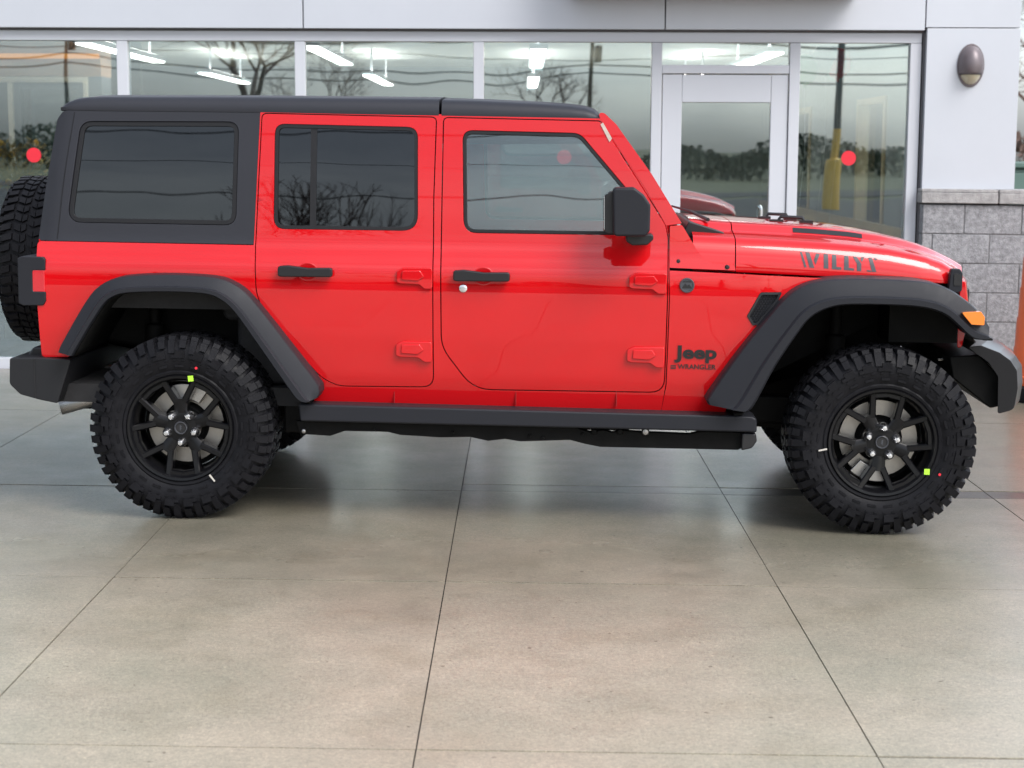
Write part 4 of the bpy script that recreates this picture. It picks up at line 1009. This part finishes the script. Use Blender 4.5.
for px, py, r_ in ((304, 431, .012), (374.5, 430.2, .006), (453, 432.3, .006), (530, 436, .007), (543, 438, .007), (594, 431.5, .014), (620, 431.5, .014), (645.5, 431.8, .017), (582.5, 434, .006)):
    x, z = K(px, py, .11); bm = bmesh.new(); lathe(bm, [(0, -.012), (r_*.7, -.010), (r_, -.002), (r_, .02)], 12, 'y'); bmesh.ops.translate(bm, verts=bm.verts[:], vec=(x, .112, z)); cpart('rail_bolt', bm, STEEL if px in (304, 645.5) else UND, rr)
mirror(rr)
def chassis():
    bm = bmesh.new()
    for y in (.50, 1.30): bx(bm, -.60, 3.30, y, y+.09, .40, .52)
    for x in (-.45, .55, 1.2, 2.0, 2.8, 3.2): bx(bm, x, x+.08, .59, 1.30, .42, .50)
    bx(bm, 1.25, 1.95, .62, 1.25, .33, .47); bx(bm, .55, 1.3, 1.0, 1.28, .36, .50)
    bx(bm, .42, .62, .20, .52, .36, .50)
    cpart('chassis_frame', bm, UND, bevel=0.01)
    for xa in (0.0, 3.004):
        bm = bmesh.new(); tube(bm, [(xa, .15, .40), (xa, 1.73, .40)], .042, 12)
        g = bmesh.ops.create_uvsphere(bm, u_segments=16, v_segments=10, radius=.14); bmesh.ops.translate(bm, verts=g['verts'], vec=(xa, .94 if xa < 1 else 1.15, .40))
        cpart('axle', bm, UND)
    for xa, y in ((-.22, .48), (2.86, .52), (-.22, 1.40), (2.86, 1.36)):
        bm = bmesh.new(); lathe(bm, [(0, .40), (.03, .40), (.03, .56), (.045, .57), (.045, .80), (.028, .81), (.028, .98), (0, .98)], 14, 'z'); bmesh.ops.translate(bm, verts=bm.verts[:], vec=(xa, y, 0)); cpart('shock_absorber', bm, UND)
    for a, c, r_ in (((0.08, .55, .37), (.9, .60, .42), .022), ((0.08, 1.33, .37), (.9, 1.28, .42), .022), ((2.95, .5, .37), (2.2, .60, .42), .025)):
        bm = bmesh.new(); tube(bm, [a, c], r_, 8); cpart('control_arm', bm, UND)
    bm = bmesh.new(); tube(bm, [(3.18, .35, .47), (3.18, 1.5, .47)], .016, 8); cpart('tie_rod', bm, UND)
    bm = bmesh.new(); x0, z0 = K(62, 407.5, .42); x1, z1 = K(98, 398, .42)
    tube(bm, [(x0, .40, z0), (x1, .44, z1), (x1+.3, .50, z1+.04), (.9, .9, .46), (2.0, 1.0, .44)], [.032, .032, .03, .03, .03], 14, cap=False); cpart('exhaust_pipe', bm, STEEL, solid=.003)
    bm = bmesh.new(); tube(bm, [(-.52, .75, .47), (-.52, 1.25, .47)], .10, 14); cpart('muffler', bm, STEEL)
chassis()
# rear bumper
bm = bmesh.new(); P = round_poly([K(px, py, .10) for px, py in [(9.4,358),(34,357.6),(71,359.5),(57.5,403.5),(40,400),(20,394.5),(9.2,384)]], [.012,0,.008,.012,0,.03,.03], 4)
prism(bm, P, .10, 2*CYC-.10); rb = cpart('rear_bumper', bm, PLB, bevel=0.02, seg=4)
bm = bmesh.new(); x0, z0 = K(24, 356, .2); x1, z1 = K(41, 345, .3); prism(bm, [(x0, z0-.01), (x1+.04, z0-.01), (x1+.04, z1), (x1-.01, z1)], .22, 2*CYC-.22); cpart('bumper_step', bm, BLK, rb, bevel=0.01)
x0, z0 = K(34.3, 358.5, .10); x1, z1 = K(35.5, 398, .10); bm = bmesh.new(); prism(bm, [(x0-.002, z0), (x0+.002, z0), (x1+.002, z1), (x1-.002, z1)], .0975, .103); cpart('bumper_seam', bm, BADGE, rb)
# front bumper: swept section, rounded nose, darker end opening
def front_bumper():
    P = [K(px, py, .22) for px, py in [(971,346.5),(985,345),(1003,352),(1014,360),(1020.5,370),(1021.3,388),(1017.5,409),(1001,413.5),(1001.5,376),(992,362),(978,352)]]
    bm = bmesh.new(); rows = []
    for y, sx in ((.20, -.02), (.26, 0.0), (.40, .05), (.62, .085), (.94, .10)): rows.append((y, sx))
    rows = rows + [(2*CYC-y, s) for y, s in rows[-2::-1]]
    P = round_poly(P, [.01, .02, .02, .03, .03, .03, .03, .01, .02, .02, .01], 3); R_ = []
    for y, sx in rows: R_.append([bm.verts.new((x+sx, y, z)) for x, z in P])
    n = len(P)
    for r0, r1 in zip(R_, R_[1:]):
        for k in range(n): bm.faces.new((r0[k], r0[(k+1) % n], r1[(k+1) % n], r1[k]))
    bm.faces.new(R_[0]); bm.faces.new(R_[-1][::-1])
    fb = cpart('front_bumper', bm, mat('bumper_satin', (0.010, 0.010, 0.012), 0.3, 0.0, 0.35, 0.15, spec=0.12), bevel=0.006, ang=40)
    bm = bmesh.new(); x0, z0 = K(975, 356, .3); x1, z1 = K(1000, 405, .3); prism(bm, [(x0-.12, z0), (x0+.01, z0+.01), (x1-.008, z0-.09), (x1-.008, z1), (x1-.05, z1-.01), (x0-.10, z1+.12)], .26, 2*CYC-.26); cpart('bumper_bracket', bm, UND, fb, bevel=0.008)
    bm = bmesh.new(); x0, z0 = K(993, 346, .62); tube(bm, [(x0-.05, .62, z0-.05), (x0-.01, .62, z0+.0), (x0+.045, .62, z0), (x0+.065, .62, z0-.035), (x0+.065, .62, z0-.08)], .012, 8); cpart('tow_hook', bm, BADGE, fb)
    bm = bmesh.new(); 
    for px, py, r_ in ((966, 364, .016), (958, 360, .010), (972, 362, .010), (975, 372, .012)):
        x, z = K(px, py, .42); g = bmesh.ops.create_icosphere(bm, subdivisions=2, radius=r_); bmesh.ops.translate(bm, verts=g['verts'], vec=(x, .42, z))
    (x0, z0), (x1, z1) = K(938, 359, .42), K(980, 363, .42); tube(bm, [(x0, .42, z0), ((x0+x1)/2, .42, z0+.008), (x1, .42, z1)], .008, 8)
    cpart('steering_linkage', bm, STEEL, ang=60)
front_bumper()
# tail lights
(x0, z1), (x1, z0) = K(20.5, 256, .15), K(47.5, 305.5, .13); ym = .128
bm = bmesh.new(); prism(bm, round_poly([(x0, z0+.01), (x0+.02, z0), (x1-.012, z0+.002), (x1, z0+.022), (x1, z0+.062), (x0+.065, z0+.062), (x0+.065, z1-.058), (x1, z1-.058), (x1, z1-.010), (x1-.008, z1), (x0+.02, z1+.002), (x0, z1-.006)], [.01, .012, .01, .006, .006, .008, .008, .006, .006, .01, .012, .01], 3), ym-.022, ym+.17)
tl = cpart('tail_light', bm, PLA, bevel=0.007, seg=3)
bm = bmesh.new(); prism(bm, [(x0+.062, z0+.060), (x1-.003, z0+.060), (x1-.003, z1-.056), (x0+.062, z1-.056)], ym-.020, ym+.165); cpart('tail_lens', bm, LENS, tl, bevel=0.004)
mirror(tl)
# door mirrors
def side_mirror():
    y0, y1 = -.10, .08
    P = round_poly([K(px, py, -.02) for px, py in [(612.5,187.5),(634,187.3),(643,194),(650,204),(649.3,230),(645,235.5),(613,235.5)]], [.02,.02,.03,.03,.02,.012,.02], 4)
    bm = bmesh.new(); prism(bm, P, y0, y1); mo = cpart('side_mirror', bm, PLA, bevel=0.022, seg=4)
    bm = bmesh.new(); P = round_poly([K(px, py, .04) for px, py in [(604.5,195),(613,190),(613,233),(604.5,231)]], .008, 3); prism(bm, P, -.06, .10); cpart('mirror_rim', bm, BLK, mo, bevel=0.008)
    bm = bmesh.new(); P = [K(px, py, .04) for px, py in [(603.8,197),(604.6,194.8),(604.6,229),(603.8,228)]]; prism(bm, P, -.05, .09); cpart('mirror_glass', bm, CHR, mo)
    bm = bmesh.new(); P = round_poly([K(px, py, .05) for px, py in [(625.5,234),(653,233.5),(653,239),(647,244.5),(632,245),(626,241)]], .012, 3); prism(bm, P, .0, .150); cpart('mirror_arm', bm, BLK, mo, bevel=0.008, seg=3)
    return mo
mirror(side_mirror())

# --- wheels
WR = 0.399
def make_wheel(hub):
    """wheel on the y axis, outer face towards -y, centre at the origin of the object; rim is the part, the rest hangs under it"""
    def sub(name, bm, m, parent, **k): return build(name, bm, m, parent, **k)
    bm = bmesh.new()
    lathe(bm, [(.212, .22), (.215, .02), (.228, .008), (.232, -.002), (.228, -.010), (.218, -.008), (.210, .004), (.204, .02), (.198, .05), (.192, .12), (.192, .20)], 64, 'y')
    # spokes: five stems, each splitting in two arms
    for k in range(5):
        a0 = R(36+72*k)
        def P(r, a): return (r*math.cos(a0+a), r*math.sin(a0+a))
        def strut(p, q, w0, w1, ya0, ya1, t=.030):
            p, q = Vector(p), Vector(q); d = (q-p).normalized(); n = Vector((-d.y, d.x))
            v = []
            for (c, w, y) in ((p, w0, ya0), (q, w1, ya1)):
                for s, yy, k2 in ((-1, y+t, 1.0), (-1, y+.006, 1.0), (-.62, y, 1), (.62, y, 1), (1, y+.006, 1.0), (1, y+t, 1.0)):
                    e = c+n*w*s*k2; v.append(bm.verts.new((e.x, yy, e.y)))
            for i in range(6): bm.faces.new((v[i], v[(i+1) % 6], v[6+(i+1) % 6], v[6+i]))
            bm.faces.new(v[:6][::-1]); bm.faces.new(v[6:])
        strut(P(.045, 0), P(.126, 0), .024, .032, .026, .018, .06)
        for s in (-1, 1):
            strut(P(.112, s*.150), P(.162, s*.265), .0145, .0138, .0185, .0118, .055)
            strut(P(.156, s*.255), P(.213, s*.325), .0138, .0140, .0125, .004, .055)
            strut(P(.203, s*.31), P(.203, s*.628), .0115, .0115, .008, .008, .04)
    lathe(bm, [(0, .022), (.05, .022), (.074, .026), (.080, .042), (.078, .10)], 40, 'y')
    rim = sub('wheel', bm, RIM, ROOT, bevel=0.0)
    # tyre carcass and tread blocks
    bm = bmesh.new(); Rt = WR-.012
    pr = [(.222, .010), (.236, -.004), (.246, -.006), (.252, -.002), (.270, -.011), (.300, -.017), (.325, -.015), (.345, -.008), (.362, .004), (Rt-.010, .022), (Rt, .045), (Rt+.002, .14), (Rt, .235), (Rt-.010, .258), (.345, .286), (.30, .295), (.25, .285), (.222, .27)]
    lathe(bm, pr, 96, 'y')
    rnd = random.Random(2); N = 50
    def block(a0, a1, r0, r1, y0, y1, skew=0.0, y0t=None):
        v = []
        for r in (r0, r1):
            ys = (y0, y1) if (y0t is None or r == r0) else (y0t, y1)
            for (a, y) in ((a0, ys[0]), (a1, ys[0]), (a1+skew, ys[1]), (a0+skew, ys[1])): v.append(bm.verts.new((r*math.cos(a), y, r*math.sin(a))))
        for q in ((0, 1, 2, 3), (4, 7, 6, 5), (0, 4, 5, 1), (1, 5, 6, 2), (2, 6, 7, 3), (3, 7, 4, 0)): bm.faces.new([v[i] for i in q])
    st = 2*math.pi/N
    for k in range(N):
        a = k*st; j = rnd.uniform(-.01, .01)
        for side in (0, 1):
            m_ = (lambda y: y) if side == 0 else (lambda y: .28-y)
            aa = a+(st*.5 if side else 0)
            lg = k % 2
            block(aa+.012, aa+st*.70, Rt-.030, WR, m_(-.004 if lg else .004), m_(.062 if lg else .070), .03, m_(.018 if lg else .024))    # shoulder lug
            block(aa+.008+j, aa+st*.68+j, .330 if lg else .352, Rt-.004, m_(-.0225 if lg else -.018), m_(.03), 0, m_(-.001)); block(aa+st*.1, aa+st*(.55 if lg else 1.1), .308, .322 if lg else .340, m_(-.0225), m_(0))                    # side biter
            block(aa+st*.30, aa+st*.98, Rt-.012, WR+.001, m_(.078), m_(.108), -.03); block(aa+st*.02, aa+st*.62, Rt-.012, WR, m_(.112), m_(.134), .03)
        if k % 2 == 0: block(a+.02, a+st*1.2, .268, .278, -.0155, .01); 
        block(a, a+st*.30, .296, .302, -.0205, .0)
    ty = sub('tyre', bm, RUB, rim, ang=30)
    # brake disc, calliper
    bm = bmesh.new(); lathe(bm, [(.102, .115), (.166, .115), (.166, .137), (.102, .137)], 48, 'y', closed=True); sub('brake_disc', bm, DISC, rim)
    bm = bmesh.new(); lathe(bm, [(0, .085), (.085, .085), (.095, .095), (.1015, .13)], 32, 'y'); sub('wheel_hub', bm, UND, rim)
    bm = bmesh.new(); prism(bm, [(.185*math.cos(a), .185*math.sin(a)) for a in np.linspace(2.5, 3.5, 10)]+[(.115*math.cos(a), .115*math.sin(a)) for a in np.linspace(3.5, 2.5, 10)], .075, .15); sub('brake_calliper', bm, STEEL, rim, bevel=0.006)
    bm = bmesh.new(); lathe(bm, [(.19, .155), (.0, .16)], 40, 'y'); sub('dust_shield', bm, UND, rim, ang=60)
    # nuts and cap
    for k in range(5):
        a = R(72*k+hub); bm = bmesh.new(); lathe(bm, [(0, -.016), (.009, -.015), (.0150, -.008), (.0160, .006), (.020, .012), (.020, .034)], 14, 'y'); bmesh.ops.translate(bm, verts=bm.verts[:], vec=(.0635*math.cos(a), 0, .0635*math.sin(a)))
        sub('lug_nut', bm, CHR, rim)
    bm = bmesh.new(); lathe(bm, [(0, .012), (.020, .012), (.0225, .009), (.027, .009), (.030, .014), (.030, .03)], 32, 'y'); sub('centre_cap', bm, BADGE, rim)
    bm = bmesh.new(); lathe(bm, [(.0215, .0115), (.0235, .0078), (.0255, .0075), (.0272, .0085)], 32, 'y'); prism(bm, [(-.013, -.004), (-.004, .006), (0, .0), (.004, .004), (.013, -.004)], .0095, .0118); sub('cap_emblem', bm, LETT, rim)
    return rim
w0 = make_wheel(0)
def place(w, x, y, z, ang, steer=0.0):
    w.location = (x-CX, y-CYC, z); w.rotation_euler = (0, ang, steer); return w
def copy_wheel():
    r = w0.copy(); COL.objects.link(r); r.parent = ROOT
    for ch in list(w0.children):
        c = ch.copy(); COL.objects.link(c); c.parent = r
    return r
w_fr, w_rl, w_fl, w_sp = [copy_wheel() for _ in range(4)]
# a window (big gap) sits at local angle 0; rotation about +y by t turns angles by -t seen from the camera (x right, z up)
place(w0, .003, .012, .4005, R(88)); place(w_fr, 3.003, .012, .4005, R(-85))
place(w_rl, .003, 2*CYC-.012, .4005, R(20), math.pi); place(w_fl, 3.003, 2*CYC-.012, .4005, R(50), math.pi)
w_sp.location = (-.985-CX-.002, .05, 1.055); w_sp.rotation_euler = (0, 0, -math.pi/2); w_sp['label'] = 'spare wheel hung on the tailgate'
# stickers and chalk marks on the two near wheels
for w, ang, am, ar in ((w0, R(88), 77, -55), (w_fr, R(-85), -32, -30)):
    a = R(am)+ang
    bm = bmesh.new(); prism(bm, [(.224*math.cos(a)+dx, .224*math.sin(a)+dz) for dx, dz in ((-.012, -.012), (.013, -.010), (.011, .013), (-.013, .011))], -.0135, -.0118); build('lime_sticker', bm, LIME, w)
    b_ = R(-57 if w is w0 else 187)+ang; d = Vector((math.cos(b_), math.sin(b_))); n = Vector((-d.y, d.x))
    bm = bmesh.new(); q = [d*.236-n*.003, d*.236+n*.004, d*.272+n*.007, d*.272+n*.001]; prism(bm, [(p.x, p.y) for p in q], -.019, -.0145); build('chalk_mark', bm, CHALK, w)
    c_ = R(74 if w is w0 else -28)+ang; d = Vector((math.cos(c_), math.sin(c_)))*.275
    bm = bmesh.new(); prism(bm, ell(d.x, d.y, .006, .006, 10), -.0165, -.013); build('red_dot', bm, STK, w)
bm = bmesh.new(); tube(bm, [(-.70, CYC+.05, 1.055), (-.80, CYC+.05, 1.055)], .09, 16); cpart('spare_carrier', bm, BLK)
